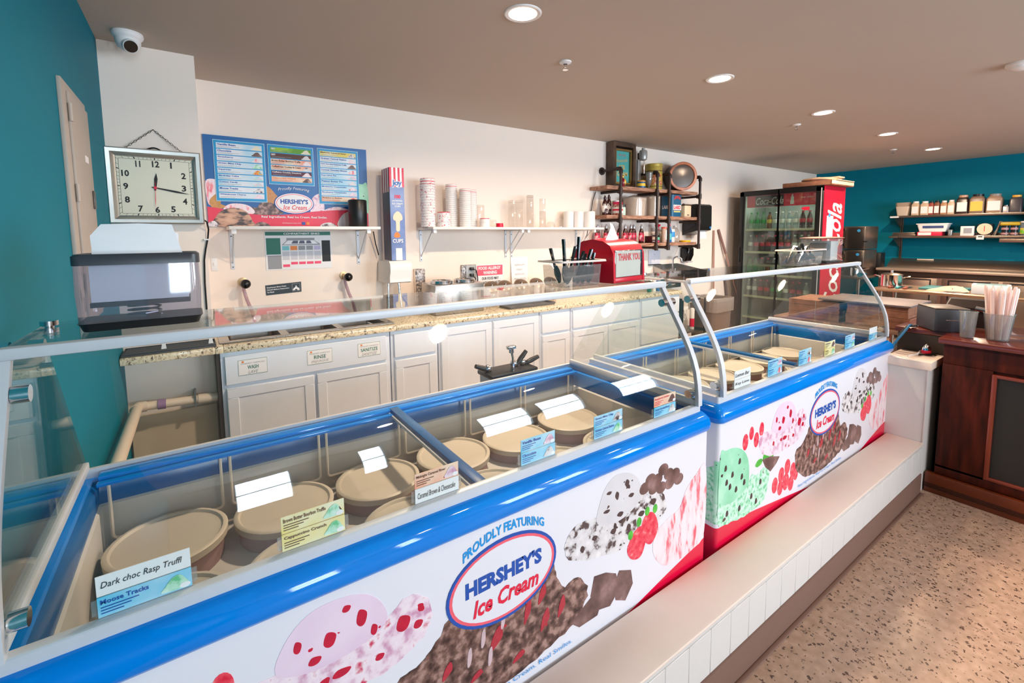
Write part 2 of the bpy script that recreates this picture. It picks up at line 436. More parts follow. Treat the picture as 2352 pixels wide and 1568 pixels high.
# ================================================================ CEILING FITTINGS
lens_mat = EMIT('lamp_lens', (255, 226, 190), 14)
def downlight(x, y, label, watts):
    t = thing('recessed_light', label, 'ceiling light', (x, y, ZC), group='recessed ceiling lights')
    part(t, 'trim_ring', MB().lathe([(.062, -.001), (.064, -.004), (.078, -.006), (.083, -.003), (.084, 0)], seg=32, caps=False), white_plastic)
    part(t, 'lens', MB().lathe([(.0, -.003), (.064, -.003)], seg=32, caps=False), lens_mat)
    ld = bpy.data.lights.new('lamp', 'AREA'); ld.shape = 'DISK'; ld.size = .12; ld.energy = watts; ld.color = (1.0, .76, .55); ld.spread = math.radians(165)
    lo = bpy.data.objects.new('lamp_light', ld); COL.objects.link(lo); lo.parent = t; lo.location = (0, 0, -.012)
ordn = ['nearest', 'second', 'third', 'fourth', 'farthest']
for y, row, watts in ((1.72, 'above the freezers', 43.0), (0.0, 'over the kerb', 5.0), (-1.72, 'near the shop windows', 10.0)):
    for i, x in enumerate((1.262, 2.81, 4.31, 5.79, 7.30)):
        downlight(x, y, '%s round recessed ceiling light in the row %s' % (ordn[i], row), watts)
for i, (x, y) in enumerate(((1.8, 2.048), (4.568, 2.034), (6.92, 1.99))):
    t = thing('ceiling_sprinkler', '%s small chrome sprinkler head hanging from the ceiling' % ('nearest', 'middle', 'farthest')[i], 'sprinkler', (x, y, ZC), group='ceiling sprinklers')
    part(t, 'escutcheon', MB().lathe([(.035, 0), (.034, -.006), (.02, -.012), (.012, -.014)], seg=20, caps=False), white_plastic)
    part(t, 'stem', MB().cyl((0, 0, 0), (0, 0, -.03), .006, seg=10), chrome)
    part(t, 'deflector', MB().cyl((0, 0, -.042), (0, 0, -.045), .016, seg=14).tube([(-.009, 0, -.03), (-.012, 0, -.037), (-.007, 0, -.043)], .002, 6).tube([(.009, 0, -.03), (.012, 0, -.037), (.007, 0, -.043)], .002, 6), chrome)
t = thing('smoke_detector', 'white round smoke detector on the ceiling at the right edge', 'detector', (4.06, .585, ZC))
part(t, 'base', MB().lathe([(.07, 0), (.07, -.012), (.06, -.02)], seg=28), white_plastic)
part(t, 'dome', MB().lathe([(.055, -.018), (.052, -.03), (.03, -.038), (0, -.04)], seg=28, caps=False), white_plastic)
t = thing('security_camera', 'white turret security camera on the ceiling by the pillar', 'camera', (-.2, 2.93, ZC))
part(t, 'base', MB().lathe([(.06, 0), (.062, -.012), (.058, -.022), (.05, -.03)], seg=28), white_plastic)
part(t, 'turret', MB().lathe([(.05, -.028), (.05, -.045), (.042, -.066), (.026, -.08), (0, -.086)], seg=28, caps=False), white_plastic)
d = Vector((.25, -.75, -.45)).normalized(); c = Vector((0.0, -.012, -.052))
part(t, 'lens_barrel', MB().cyl(c, c + d * .045, .031, .03, 24), white_plastic)
part(t, 'lens_window', MB().cyl(c + d * .044, c + d * .05, .027, .026, 24), M('camera_lens_black', (12, 10, 10), .12))

# ================================================================ ICE CREAM FREEZERS
YF, YR, FL = .924, 1.66, 1.83
ARC = [(1.112, 1.312), (1.094, 1.282), (1.074, 1.248), (1.049, 1.207), (1.024, 1.166), (1.0, 1.124), (.978, 1.082), (.962, 1.045), (.949, 1.005), (.941, .96), (.937, .92), (.936, .882)]
def freezer_print(fz, x0, mint_side):
    """the picture printed on the freezer front, in coordinates from the left end"""
    rnd = random.Random(3)
    lay = [0]
    def dec(name, pts, mat, n=4, jit=.0, smooth=True, label=None):
        lay[0] += 1
        q = smooth_pts(pts, n, jit, rnd) if smooth else pts
        return part(fz, name, flat([(p[0] + x0, p[1]) for p in q], YF, .0004 + .00002 * lay[0]), mat, label)
    red = [(0.012, .30), (.012, .371), (.10, .366), (.3, .345), (.55, .313), (.757, .286), (.9, .262), (1.15, .245), (1.32, .262), (1.42, .284), (1.6, .325), (1.72, .350), (1.818, .372), (1.818, .2), (.012, .2)]
    dec('print_red_swoosh', red, red_gloss, smooth=False)
    dec('print_mint_scoop', [(.012, .40), (.012, .66), (.05, .672), (.12, .665), (.18, .635), (.215, .59), (.228, .53), (.22, .47), (.15, .43), (.06, .40)], mint_a)
    dec('print_mint_curl', [(.012, .39), (.03, .375), (.10, .362), (.2, .352), (.3, .352), (.36, .37), (.392, .44), (.385, .5), (.35, .515), (.3, .50), (.25, .512), (.21, .47), (.12, .445), (.05, .45), (.012, .47)], mint_b, jit=.004)
    dec('print_leaf', [(.335, .545), (.352, .60), (.378, .628), (.395, .59), (.382, .548)], leaf_g)
    dec('print_leaf', [(.372, .545), (.41, .575), (.445, .58), (.44, .553), (.40, .535)], leaf_g)
    dec('print_leaf', [(.275, .545), (.30, .562), (.33, .556), (.325, .537), (.29, .532)], leaf_g)
    dec('print_chocolate_chunk', [(.33, .553), (.40, .548), (.482, .524), (.455, .50), (.405, .478), (.36, .51)], choc_b, smooth=False)
    for (u, z, r) in ((.19, .668, .034), (.235, .693, .028), (.275, .655, .032), (.315, .69, .03)): dec('print_berry', ellipse(u, z, r * .62, r, 18), berry, smooth=False)
    for (u, z, r) in ((.45, .40, .036), (.505, .43, .036), (.56, .452, .036), (.55, .385, .04), (.5, .372, .034), (.615, .42, .036), (.60, .362, .036), (.645, .392, .03)): dec('print_berry', ellipse(u, z, r * .72, r, 18), berry, smooth=False)
    dec('print_cherry_curl', [(.29, .65), (.34, .668), (.41, .665), (.46, .65), (.56, .672), (.62, .674), (.665, .698), (.715, .672), (.722, .61), (.69, .575), (.62, .55), (.54, .543), (.42, .545), (.33, .58)], cherry_b, jit=.004)
    dec('print_cherry_scoop', [(.40, .665), (.418, .72), (.46, .757), (.515, .764), (.575, .748), (.612, .705), (.615, .66), (.55, .635), (.46, .635)], cherry_a)
    dec('print_chocolate_pile', [(.63, .455), (.645, .512), (.70, .522), (.745, .56), (.80, .60), (1.06, .60), (1.10, .56), (1.125, .50), (1.18, .505), (1.222, .465), (1.208, .40), (1.15, .365), (1.06, .342), (.95, .328), (.84, .332), (.74, .348), (.66, .40)], choc_a, jit=.005)
    dec('print_chocolate_chunk', [(1.155, .375), (1.24, .418), (1.29, .40), (1.265, .345), (1.19, .345)], choc_b, smooth=False)
    dec('print_chocolate_chunk', [(1.235, .42), (1.25, .478), (1.30, .468), (1.345, .445), (1.36, .385), (1.32, .348), (1.27, .36)], choc_b, smooth=False)
    dec('print_chocolate_chunk', [(1.335, .41), (1.36, .448), (1.415, .425), (1.425, .375), (1.39, .332), (1.345, .355)], choc_b, smooth=False)
    dec('print_cookie_curl', [(1.132, .615), (1.15, .655), (1.2, .668), (1.26, .662), (1.32, .66), (1.42, .65), (1.47, .672), (1.54, .668), (1.58, .62), (1.582, .56), (1.52, .53), (1.44, .514), (1.32, .522), (1.22, .545), (1.15, .575)], cookie_b, jit=.004)
    dec('print_cookie_scoop', [(1.262, .64), (1.275, .71), (1.305, .752), (1.35, .768), (1.41, .752), (1.45, .71), (1.455, .65), (1.36, .615)], cookie_a)
    for (u, z) in ((1.475, .68), (1.505, .70), (1.54, .69), (1.52, .665), (1.57, .715), (1.60, .69), (1.635, .68), (1.605, .655), (1.56, .655), (1.655, .655)): dec('print_chocolate_chip', ellipse(u, z, .026, .02, 14), choc_b, smooth=False)
    dec('print_strawberry_scoop', [(1.525, .435), (1.535, .50), (1.6, .53), (1.665, .545), (1.70, .60), (1.76, .64), (1.818, .652), (1.818, .398), (1.75, .357), (1.66, .352), (1.58, .368)], straw_a)
    dec('print_strawberry', [(1.395, .505), (1.43, .552), (1.475, .552), (1.485, .50), (1.46, .452), (1.415, .462)], berry)
    dec('print_strawberry', [(1.46, .55), (1.485, .588), (1.525, .578), (1.548, .52), (1.515, .475), (1.475, .50)], berry)
    for (u, z) in ((1.41, .545), (1.45, .575), (1.49, .597), (1.53, .592)): dec('print_leaf', ellipse(u, z, .012, .016, 10), leaf_g, smooth=False)
    for (u, z, a_, b_) in ((.44, .70, .012, .02), (.50, .685, .02, .026), (.535, .735, .014, .012), (.565, .70, .018, .03), (.59, .66, .012, .02), (.47, .655, .02, .014), (.655, .64, .026, .03), (.69, .62, .018, .016), (.52, .60, .03, .014), (.42, .60, .012, .016), (.60, .59, .016, .012)):
        a_ *= .62; b_ *= .62
        dec('print_cherry_piece', [(u - a_, z - b_ * .3), (u - a_ * .4, z + b_), (u + a_, z + b_ * .4), (u + a_ * .6, z - b_ * .8), (u - a_ * .3, z - b_)], M('print_cherry_red', (196, 22, 58), .3, var=.25, scale=60))
    for (u, z, a_, b_) in ((1.31, .72, .016, .008), (1.345, .70, .012, .02), (1.39, .725, .014, .02), (1.41, .68, .018, .01), (1.30, .665, .02, .008), (1.25, .60, .016, .012), (1.20, .585, .012, .016), (1.33, .59, .018, .014), (1.40, .575, .014, .02), (1.46, .60, .022, .014), (1.52, .62, .02, .016), (1.36, .635, .02, .012)):
        a_ *= .7; b_ *= .7
        dec('print_cookie_piece', [(u - a_, z), (u - a_ * .2, z + b_), (u + a_, z + b_ * .3), (u + a_ * .3, z - b_)], M('print_cookie_brown', (74, 54, 54), .4, var=.2, scale=60))
    for (u, z, a_, b_) in ((1.0, .50, .012, .04), (1.06, .44, .016, .03), (.90, .47, .02, .03), (.84, .40, .018, .012), (.97, .38, .02, .012), (1.12, .45, .014, .03), (.76, .46, .014, .02), (1.05, .52, .014, .026)):
        dec('print_berry_vein', [(u - a_, z - b_), (u - a_ * .5, z + b_ * .3), (u + a_ * .6, z + b_), (u + a_, z), (u + a_ * .2, z - b_ * .6)], M('print_vein_red', (176, 44, 60), .25, var=.3, scale=70))
    for (u, z) in ((.86, .49), (.82, .46), (.88, .43), (.92, .51)):
        dec('print_cream_streak', [(u - .006, z - .02), (u - .003, z + .016), (u + .006, z + .024), (u + .007, z - .004), (u + .001, z - .022)], M('print_streak', (206, 178, 184), .3, var=.2, scale=80))
    for (u, z) in ((.05, .60), (.10, .56), (.085, .515), (.15, .60), (.17, .53), (.06, .54), (.13, .49), (.19, .50), (.25, .42), (.32, .46), (.16, .40), (.29, .385), (.07, .41)):
        dec('print_chocolate_flake', [(u - .006, z - .01), (u - .004, z + .008), (u + .005, z + .012), (u + .008, z - .006)], M('print_flake', (70, 46, 48), .4, var=.2))
    # the badge
    y = YF - .0024
    part(fz, 'badge_rim', flat([(p[0] + x0, p[1]) for p in ellipse(.93, .622, .170, .112)], YF, .0021), navy_txt)
    part(fz, 'badge_red_ring', flat([(p[0] + x0, p[1]) for p in ellipse(.93, .622, .162, .104)], YF, .0022), M('ink_coral', (240, 96, 112), .4))
    part(fz, 'badge_field', flat([(p[0] + x0, p[1]) for p in ellipse(.93, .622, .154, .097)], YF, .0023), front_white)
    part(fz, 'lettering', text_mb("HERSHEY'S", (x0 + .812, y, .616), EX, EZ, .236, .044, bold=.05), navy_txt, label="blue lettering HERSHEY'S")
    part(fz, 'lettering', text_mb('Ice Cream', (x0 + .832, y, .556), EX, EZ, .205, .046, bold=.03, shear=.25), red_txt, label='red script lettering Ice Cream')
    part(fz, 'lettering', text_mb('PROUDLY FEATURING', (x0 + .808, YF - .0006, .712), EX, EZ, .25, .026, bold=.03, bend=.034), sky_txt, label='sky blue lettering PROUDLY FEATURING')
    part(fz, 'lettering', text_mb('Real Ingredients. Real Ice Cream. Real Smiles.', (x0 + .675, YF - .0024, .312), EX, EZ, .485, .017), sky_txt, label='small blue slogan lettering')
def rack(fz, xa, xb, y, z0, z1):
    r = .012; pts = []
    for (cx, cz, a0) in ((xb - r, z1 - r, 0), (xa + r, z1 - r, PI / 2), (xa + r, z0 + r, PI), (xb - r, z0 + r, 1.5 * PI)):
        for i in range(5): a = a0 + PI / 2 * i / 4; pts.append((cx + r * math.cos(a), y, cz + r * math.sin(a)))
    part(fz, 'wire_rack', MB().tube(pts, .0042, 6, True), M('cream_coated_wire', (226, 214, 196), .45))
def clip(fz, x, y, z, ax):
    a = Vector(ax)
    p = Vector((x, y, z))
    part(fz, 'glass_clip', MB().cyl(p - a * .030, p + a * .030, .0075, seg=12).cyl(p - a * .034, p - a * .012, .0145, seg=18).cyl(p + a * .012, p + a * .034, .0145, seg=18), chrome)
def freezer(x0, label, mint_side, div_u):
    fz = thing('ice_cream_freezer', label, 'freezer', (x0 + FL / 2, (YF + YR) / 2, 0), world=True, group='ice cream dipping cabinets')
    X0, X1 = x0, x0 + FL
    def R(ins, z, r=.03): return rr3(X0 + ins, YF + ins, X1 - ins, YR - ins, max(r - ins, .004) if ins > 0 else r, z)
    part(fz, 'body', MB().loft([R(0, .10, .016), R(0, .80, .016), R(.04, .80), R(.04, .10), R(0, .10, .016)]), front_white)
    part(fz, 'plinth', MB().loft([R(.03, .0), R(.012, .05), R(.012, .12), R(.05, .12), R(.05, 0)], cap0=True), M('dark_red_plinth', (110, 6, 30), .35))
    part(fz, 'blue_rim', MB().loft([R(.0, .786), R(-.006, .788), R(-.012, .797), R(-.013, .815), R(-.009, .832), R(.0, .845), R(.012, .853), R(.022, .856), R(.05, .858), R(.062, .855), R(.062, .80)]), blue_pl)
    part(fz, 'metal_trim', MB().loft([R(.02, .852), R(.02, .880), R(.023, .882), R(.036, .882), R(.036, .856)]), alu)
    part(fz, 'inner_rim', MB().loft([R(.062, .856), R(.072, .84), R(.072, .795)]), M('inner_blue', (0, 84, 150), .25))
    part(fz, 'liner', MB().loft([R(.072, .795), R(.078, .79), R(.085, .42)], cap1=True), liner)
    part(fz, 'tub_collar', MB().box(X0 + .079, YF + .079, .652, X1 - .079, YR - .079, .66), liner)
    dx = x0 + div_u
    part(fz, 'lid_divider', MB().box(dx - .016, YF + .03, .862, dx + .016, YR - .07, .878, .003), M('divider_blue', (18, 92, 152), .3))
    part(fz, 'lid_divider_seal', MB().box(dx - .024, YF + .05, .856, dx - .016, YR - .07, .866), alu)
    # back lid frame
    part(fz, 'lid_frame', MB().box(X0 + .075, YR - .085, .858, X1 - .075, YR - .045, .875, .004).box(X0 + .075, YR - .115, .858, X1 - .075, YR - .095, .868, .003), blue_pl)
    # canopy
    a, b = x0 + .045, x0 + 1.785
    part(fz, 'glass_front', MB().loft([[(a, y, z), (b, y, z)] for (y, z) in ARC], closed=False), glass)
    part(fz, 'glass_top', MB().box(a + .002, 1.105, 1.312, b - .002, 1.405, 1.318), glass)
    part(fz, 'top_bar', MB().box(a - .004, 1.089, 1.300, b + .004, 1.114, 1.321, .004), alu)
    prof = ARC + [(1.62, .882), (1.62, .908), (1.34, 1.311)]
    for s, xx in ((-1, a), (1, b)):
        part(fz, 'end_glass', MB().prism([(xx - .003, p[0], p[1]) for p in prof], (.006, 0, 0)), glass)
        o = []
        for i, (y, z) in enumerate(ARC):
            ya, za = ARC[max(i - 1, 0)]; yb, zb = ARC[min(i + 1, len(ARC) - 1)]
            d = Vector((yb - ya, zb - za)).normalized(); n = Vector((-d.y, d.x))
            if n.x < 0: n = -n
            p, q = (y - n.x * .004, z - n.y * .004), (y + n.x * .010, z + n.y * .010)
            o.append([(xx - .011, p[0], p[1]), (xx + .011, p[0], p[1]), (xx + .011, q[0], q[1]), (xx - .011, q[0], q[1])])
        part(fz, 'arc_trim', MB().loft(o, True, True, True), alu)
        part(fz, 'end_rail', MB().box(xx - .009, .945, .880, xx + .009, 1.625, .904, .003), alu)
        part(fz, 'top_end_rail', MB().box(xx - .008, 1.112, 1.304, xx + .008, 1.40, 1.312), alu)
        clip(fz, xx, 1.083, 1.243, (1, 0, 0)); clip(fz, xx, .962, .925, (1, 0, 0)); clip(fz, xx, 1.20, 1.300, (1, 0, 0)); clip(fz, xx - s * .015, 1.34 if s < 0 else 1.388, 1.315, (0, 0, .45))
    freezer_print(fz, x0, mint_side)
    if mint_side:
        part(fz, 'print_side_mint', MB().prism([(X0, p[0], p[1]) for p in [(.940, .39), (.940, .62), (.97, .60), (1.0, .57), (1.03, .5), (1.04, .43), (1.0, .395)]], (-.0008, 0, 0)), mint_b)
    part(fz, 'print_side_red', MB().prism([(X0, .940, .2), (X0, .940, .372), (X0, 1.62, .40), (X0, 1.62, .2)], (-.0009, 0, 0)), red_gloss)
    def corner(name, z0, z1, mat):
        q = []
        for i in range(7):
            a_ = PI + PI / 2 * i / 6
            q.append((X0 + .016 + .0168 * math.cos(a_), YF + .016 + .0168 * math.sin(a_)))
        part(fz, name, MB().loft([[(p[0], p[1], z0) for p in q], [(p[0], p[1], z1) for p in q]], closed=False), mat)
    corner('print_corner_red', .2, .372, red_gloss)
    if mint_side: corner('print_corner_mint', .388, .47, mint_b); corner('print_corner_mint', .47, .64, mint_a)
    for k in range(6):
        cx = x0 + .222 + k * .274
        rack(fz, cx - .125, cx + .125, 1.565, .70, .862)
    return fz
F1, F2 = -.32, 1.58
freezer(F1, 'nearer ice cream display freezer with curved glass canopy by the teal wall', False, .887)
freezer(F2, 'farther ice cream display freezer with curved glass canopy by the white post', True, .765)
tub_names = ['nearest the teal wall', 'second from the teal wall', 'third from the teal wall', 'fourth from the teal wall', 'fifth from the teal wall', 'sixth from the teal wall']
def tub(x, y, z, label):
    t = thing('ice_cream_tub', label, 'ice cream tub', (x, y, .42), group='lidded ice cream tubs')
    h = z - .42
    part(t, 'carton', MB().lathe([(.112, 0), (.121, h - .02)], seg=36), tub_mat)
    part(t, 'lid', MB().lathe([(.124, h - .022), (.130, h - .02), (.131, h - .003), (.127, h), (.120, h), (.115, h - .006), (.0, h - .006)], seg=40, caps=False), lid_mat)
for k in range(6):
    hz = (.735, .725, .72, .725, .715, .725)[k]
    tub(F1 + .222 + k * .274, 1.425, hz, 'cream lidded ice cream tub, %s, back row of the nearer freezer' % tub_names[k])
    tub(F1 + .222 + k * .274, 1.145, .72, 'cream lidded ice cream tub, %s, front row of the nearer freezer' % tub_names[k])
far_names = [s.replace('the teal wall', 'the nearer freezer') for s in tub_names]
for k in range(6):
    tub(F2 + .222 + k * .274, 1.425, .72, 'cream lidded ice cream tub, %s, back row of the farther freezer' % far_names[k])
    tub(F2 + .222 + k * .274, 1.145, .71, 'cream lidded ice cream tub, %s, front row of the farther freezer' % far_names[k])
# flavour cards on the front glass
def card(xa, xb, rows, label):
    t = thing('flavour_card', label, 'flavour card', ((xa + xb) / 2, .962, .883), group='flavour cards behind the front glass')
    w = xb - xa
    part(t, 'sleeve', MB().box(-w / 2 - .008, -.001, .004, w / 2 + .008, .001, .030).box(-w / 2 - .004, 0, 0, w / 2 + .004, .014, .002), clear_pl)
    for i, (mat, txt, ink, hand) in enumerate(rows):
        z0 = .036 - .036 * i
        part(t, 'insert', MB().box(-w / 2, -.003 - .0006 * i, z0, w / 2, -.0015, z0 + .0345), mat)
        if txt:
            if hand: part(t, 'handwriting', text_mb(txt, (-w / 2 + .006, -.0036 - .0006 * i, z0 + .010), EX, EZ, w * .86, .014, shear=.25), ink_black)
            else: part(t, 'lettering', text_mb(txt, (-w / 2 + .004, -.0036 - .0006 * i, z0 + .022), EX, EZ, min(w * .66, .0052 * len(txt)), .008, bold=.02), ink)
        if not hand:
            for q in range(3): part(t, 'text_line', MB().box(-w / 2 + .004, -.0040 - .0006 * i, z0 + .016 - q * .005, -w / 2 + w * (.42 - .08 * q), -.0036 - .0006 * i, z0 + .0175 - q * .005), ink)
            pm = {0: cookie_b, 1: choc_b, 2: cherry_b, 3: mint_b, 4: straw_a}[(len(txt or '') + i) % 5]
            part(t, 'scoop_picture', flat([(p[0], p[1]) for p in smooth_pts([(w * .16, z0 + .004), (w * .2, z0 + .014), (w * .28, z0 + .026), (w * .37, z0 + .028), (w * .44, z0 + .016), (w * .46, z0 + .004)], 3)], -.0036 - .0006 * i, .0004), pm)
            part(t, 'brand_oval', flat(ellipse(w * .42, z0 + .007, .008, .005, 16), -.0042 - .0006 * i, .0003), ink_white)
dkb = M('ink_dark_brown', (92, 52, 30), .6)
card(-.164, -.038, [(paper, 'Dark choc Rasp Truffl', ink_black, True), (card_blue, 'Moose Tracks', navy_txt, False)], 'flavour card with handwritten white strip above a blue card')
card(.108, .228, [(card_yellow, 'Brown Butter Bourbon Truffle', dkb, False), (card_yellow, 'Cappuccino Crunch', dkb, False)], 'pair of yellow flavour cards in the nearer freezer')
card(.386, .499, [(card_peach, 'Midnight Caramel River', dkb, False), (paper, 'Caramel Brown & Cheesecake', ink_black, True)], 'peach flavour card above a white handwritten one')
card(.688, .806, [(card_blue, 'Vanilla Bean', navy_txt, False), (card_blue, 'Chocolate', navy_txt, False)], 'pair of blue flavour cards for vanilla and chocolate')
card(.96, 1.084, [(card_blue, 'Green Mint Chip', navy_txt, False), (card_blue, 'Graham Central Station', navy_txt, False)], 'pair of blue flavour cards for mint chip, by the clear corner')
card(1.24, 1.356, [(card_peach, 'Raspberry Sorbet', red_txt, False), (card_blue, 'Coconut Chocolate Almond', navy_txt, False)], 'pink sorbet card above a blue one at the end of the nearer freezer')
card(1.735, 1.856, [(paper, 'Lemon Bar', ink_black, True), (paper, 'Key Lime', ink_black, True)], 'all-white handwritten flavour card in the farther freezer')
card(2.0, 2.122, [(card_blue, 'Peanut Butter Pie', navy_txt, False), (card_blue, 'Superman', navy_txt, False)], 'blue card pair right of the white handwritten card in the farther freezer')
card(2.285, 2.41, [(card_blue, 'Strawberry', navy_txt, False), (card_blue, 'Birthday Cake', navy_txt, False)], 'middle blue card pair in the farther freezer')
card(2.56, 2.68, [(card_yellow, 'Coffeehouse', dkb, False), (card_yellow, 'Cookies', dkb, False)], 'yellow card pair in the farther freezer')
card(2.81, 2.935, [(card_blue, 'Cotton Candy', navy_txt, False), (card_blue, 'Whitehouse Cherry', navy_txt, False)], 'blue card pair right of the yellow cards in the farther freezer')
card(3.147, 3.265, [(paper, None, ink_black, True), (card_blue, 'Blueberry', navy_txt, False)], 'white over blue card at the far end of the farther freezer')
# ================================================================ LEFT: PANEL, CLOCK
t = thing('electrical_panel', 'grey metal electrical panel set in the teal wall', 'electrical panel', (XL, 2.305, 1.2), world=True)
pm = M('panel_grey_paint', (176, 166, 156), .5, var=.05)
part(t, 'frame', MB().box(XL, 2.10, 1.2, XL + .012, 2.51, 2.03, .002), pm)
dr = part(t, 'door', MB().box(XL + .012, 2.165, 1.22, XL + .02, 2.495, 2.0, .002), pm)
part(dr, 'latch', MB().box(XL + .02, 2.44, 1.62, XL + .026, 2.475, 1.69, .002), M('latch_dark', (88, 84, 80), .4, .5))
for z in (1.93, 1.66, 1.35): part(dr, 'hinge', MB().cyl((XL + .02, 2.163, z - .03), (XL + .02, 2.163, z + .03), .006, seg=10), pm)
part(dr, 'data_plate', MB().box(XL + .02, 2.36, 1.79, XL + .021, 2.42, 1.815), paper)
# clock
CY = 3.035
ck = thing('wall_clock', 'square metal framed wall clock hanging on a chain on the pillar', 'clock', (-.14, 3.093, 1.578), world=True)
cx, cz, hw, hh = -.140, 1.768, .198, .19
def sq(w, h, y): return [(cx - w, y, cz - h), (cx + w, y, cz - h), (cx + w, y, cz + h), (cx - w, y, cz + h)]
part(ck, 'case', MB().loft([sq(hw - .01, hh - .01, 3.093), sq(hw, hh, 3.075), sq(hw, hh, CY), sq(hw - .006, hh - .006, CY - .006), sq(hw - .022, hh - .022, CY - .004), sq(hw - .03, hh - .03, CY + .006), sq(hw - .04, hh - .04, CY + .012)]), M('aged_aluminium', (196, 194, 188), .3, .85, var=.1, scale=20))
part(ck, 'face', MB().box(cx - hw + .038, CY + .012, cz - hh + .038, cx + hw - .038, CY + .02, cz + hh - .038), M('ivory_dial', (226, 224, 204), .45, var=.02))
yt = CY + .0118
mt = MB()
for k in range(60):
    a = 2 * PI * k / 60; dx, dz = math.sin(a), math.cos(a); s0 = min(1 / max(abs(dx), 1e-6), 1 / max(abs(dz), 1e-6))
    W, Hh = hw - .042, hh - .042
    sc = min(W / max(abs(dx), 1e-6), Hh / max(abs(dz), 1e-6))
    p0 = Vector((cx + dx * sc, 0, cz + dz * sc)); p1 = Vector((cx + dx * sc * .94, 0, cz + dz * sc * .94))
    u = Vector((p0.z - p1.z, 0, -(p0.x - p1.x))).normalized() * (.0022 if k % 5 == 0 else .0007)
    mt.quad(*[(q.x, yt, q.z) for q in (p0 - u, p0 + u, p1 + u, p1 - u)])
for w in (.93, 1.0):
    for (xa, za, xb, zb) in ((-1, -1, 1, -1), (-1, 1, 1, 1)): mt.box(cx + xa * (hw - .042) * w, yt - .0002, cz + za * (hh - .042) * w - .0007, cx + xb * (hw - .042) * w, yt, cz + zb * (hh - .042) * w + .0007)
    for xa in (-1, 1): mt.box(cx + xa * (hw - .042) * w - .0007, yt - .0002, cz - (hh - .042) * w, cx + xa * (hw - .042) * w + .0007, yt, cz + (hh - .042) * w)
part(ck, 'minute_track', mt, ink_black)
num = {12: (-.137, 1.885), 1: (-.073, 1.883), 2: (-.022, 1.832), 3: (-.024, 1.766), 4: (-.023, 1.698), 5: (-.076, 1.655), 6: (-.143, 1.651), 7: (-.212, 1.655), 8: (-.262, 1.70), 9: (-.264, 1.767), 10: (-.262, 1.832), 11: (-.209, 1.882)}
for k, (nx, nz) in num.items():
    w = .030 if k in (12, 10) else .020 if k == 11 else .007 if k == 1 else .020
    part(ck, 'numeral', text_mb(str(k), (nx - w / 2, yt, nz - .016), EX, EZ, w, .032, bold=.03), ink_black)
hx, hz = -.145, 1.764
def hand(name, tx, tz, w, y, mat, tail=.0):
    d = Vector((tx - hx, 0, tz - hz)); n = Vector((d.z, 0, -d.x)).normalized(); e = d.normalized()
    P = [Vector((hx, y, hz)) - e * tail - n * w * .5, Vector((hx, y, hz)) + d * .6 - n * w, Vector((hx, y, hz)) + d, Vector((hx, y, hz)) + d * .6 + n * w, Vector((hx, y, hz)) - e * tail + n * w * .5]
    part(ck, name, MB().prism(P, (0, -.001, 0)), mat)
hand('hour_hand', -.137, 1.84, .007, yt - .002, ink_black, .015)
hand('minute_hand', .002, 1.735, .005, yt - .004, ink_black, .015)
hand('second_hand', -.15, 1.655, .0012, yt - .006, red_txt, .03)
part(ck, 'hub', MB().cyl((hx, yt, hz), (hx, yt - .008, hz), .007, seg=16), red_txt)
mc = MB(); tip = Vector((-.138, 3.088, 2.068))
for sx in (-1, 1):
    e = Vector((cx + sx * .12, 3.07, cz + hh))
    for k in range(12):
        a = tip.lerp(e, k / 12); b = tip.lerp(e, (k + 1) / 12); d = (b - a); m = (a + b) / 2
        n = d.cross(Vector((0, 1, 0))).normalized() if k % 2 else Vector((0, 1, 0))
        mc.tube([m + d * .62 * math.cos(q * PI / 4) + n * .004 * math.sin(q * PI / 4) for q in range(8)], .0011, 5, True)
part(ck, 'chain', mc, M('dark_chain', (70, 62, 54), .4, .8))
part(ck, 'cord_loop', MB().tube([(cx - .03 + .06 * i / 8, 3.06, cz + hh + .012 * math.sin(PI * i / 8)) for i in range(9)], .004, 6), black)
part(ck, 'power_cord', MB().tube([(.055, 3.04, 1.60), (.068, 3.05, 1.59), (.074, 3.08, 1.55), (.068, 3.085, 1.50), (.055, 3.086, 1.44), (.045, 3.086, 1.38), (.04, 3.086, 1.25), (.04, 3.086, 1.0)], .0042, 8), black)
part(ck, 'cord_clip', MB().box(.05, 3.078, 1.49, .078, 3.093, 1.497), white_plastic)

# ================================================================ BACK WALL: MENU BOARD, SHELVES, SIGNS
BY = 3.512
bd = thing('menu_board', 'large blue ice cream menu board standing on the white shelf', 'menu board', (.595, BY, 1.572), world=True)
board_blue = BLOTCH('board_blue_print', [(0.3, (0, 84, 150)), (0.7, (30, 116, 186))], 1.5, rough=.4)
part(bd, 'panel', MB().box(.084, BY - .004, 1.574, 1.106, BY + .004, 2.150), board_blue)
lay = [0]
def bdec(name, pts, mat, smooth=True, jit=0.0):
    lay[0] += 1
    q = smooth_pts(pts, 4, jit, random.Random(lay[0])) if smooth else pts
    return part(bd, name, flat(q, BY - .004, .0004 + .0002 * lay[0]), mat)
bdec('print_vanilla_scoop', [(.086, 1.76), (.086, 1.86), (.13, 1.875), (.165, 1.85), (.17, 1.78), (.15, 1.72), (.10, 1.71)], straw_a)
bdec('print_caramel_swirl', [(.10, 1.74), (.15, 1.79), (.17, 1.76), (.16, 1.72), (.2, 1.70), (.12, 1.69)], M('print_caramel', (196, 140, 70), .4, var=.4, scale=40))
bdec('print_peanut_scoop', [(.41, 1.75), (.41, 1.84), (.44, 1.84), (.475, 1.80), (.50, 1.76), (.46, 1.73)], M('print_tan', (206, 148, 100), .5, var=.25, scale=60))
bdec('print_chocolate_scoop', [(.30, 1.65), (.32, 1.705), (.36, 1.70), (.39, 1.735), (.45, 1.735), (.49, 1.70), (.51, 1.66)], choc_a, jit=.002)
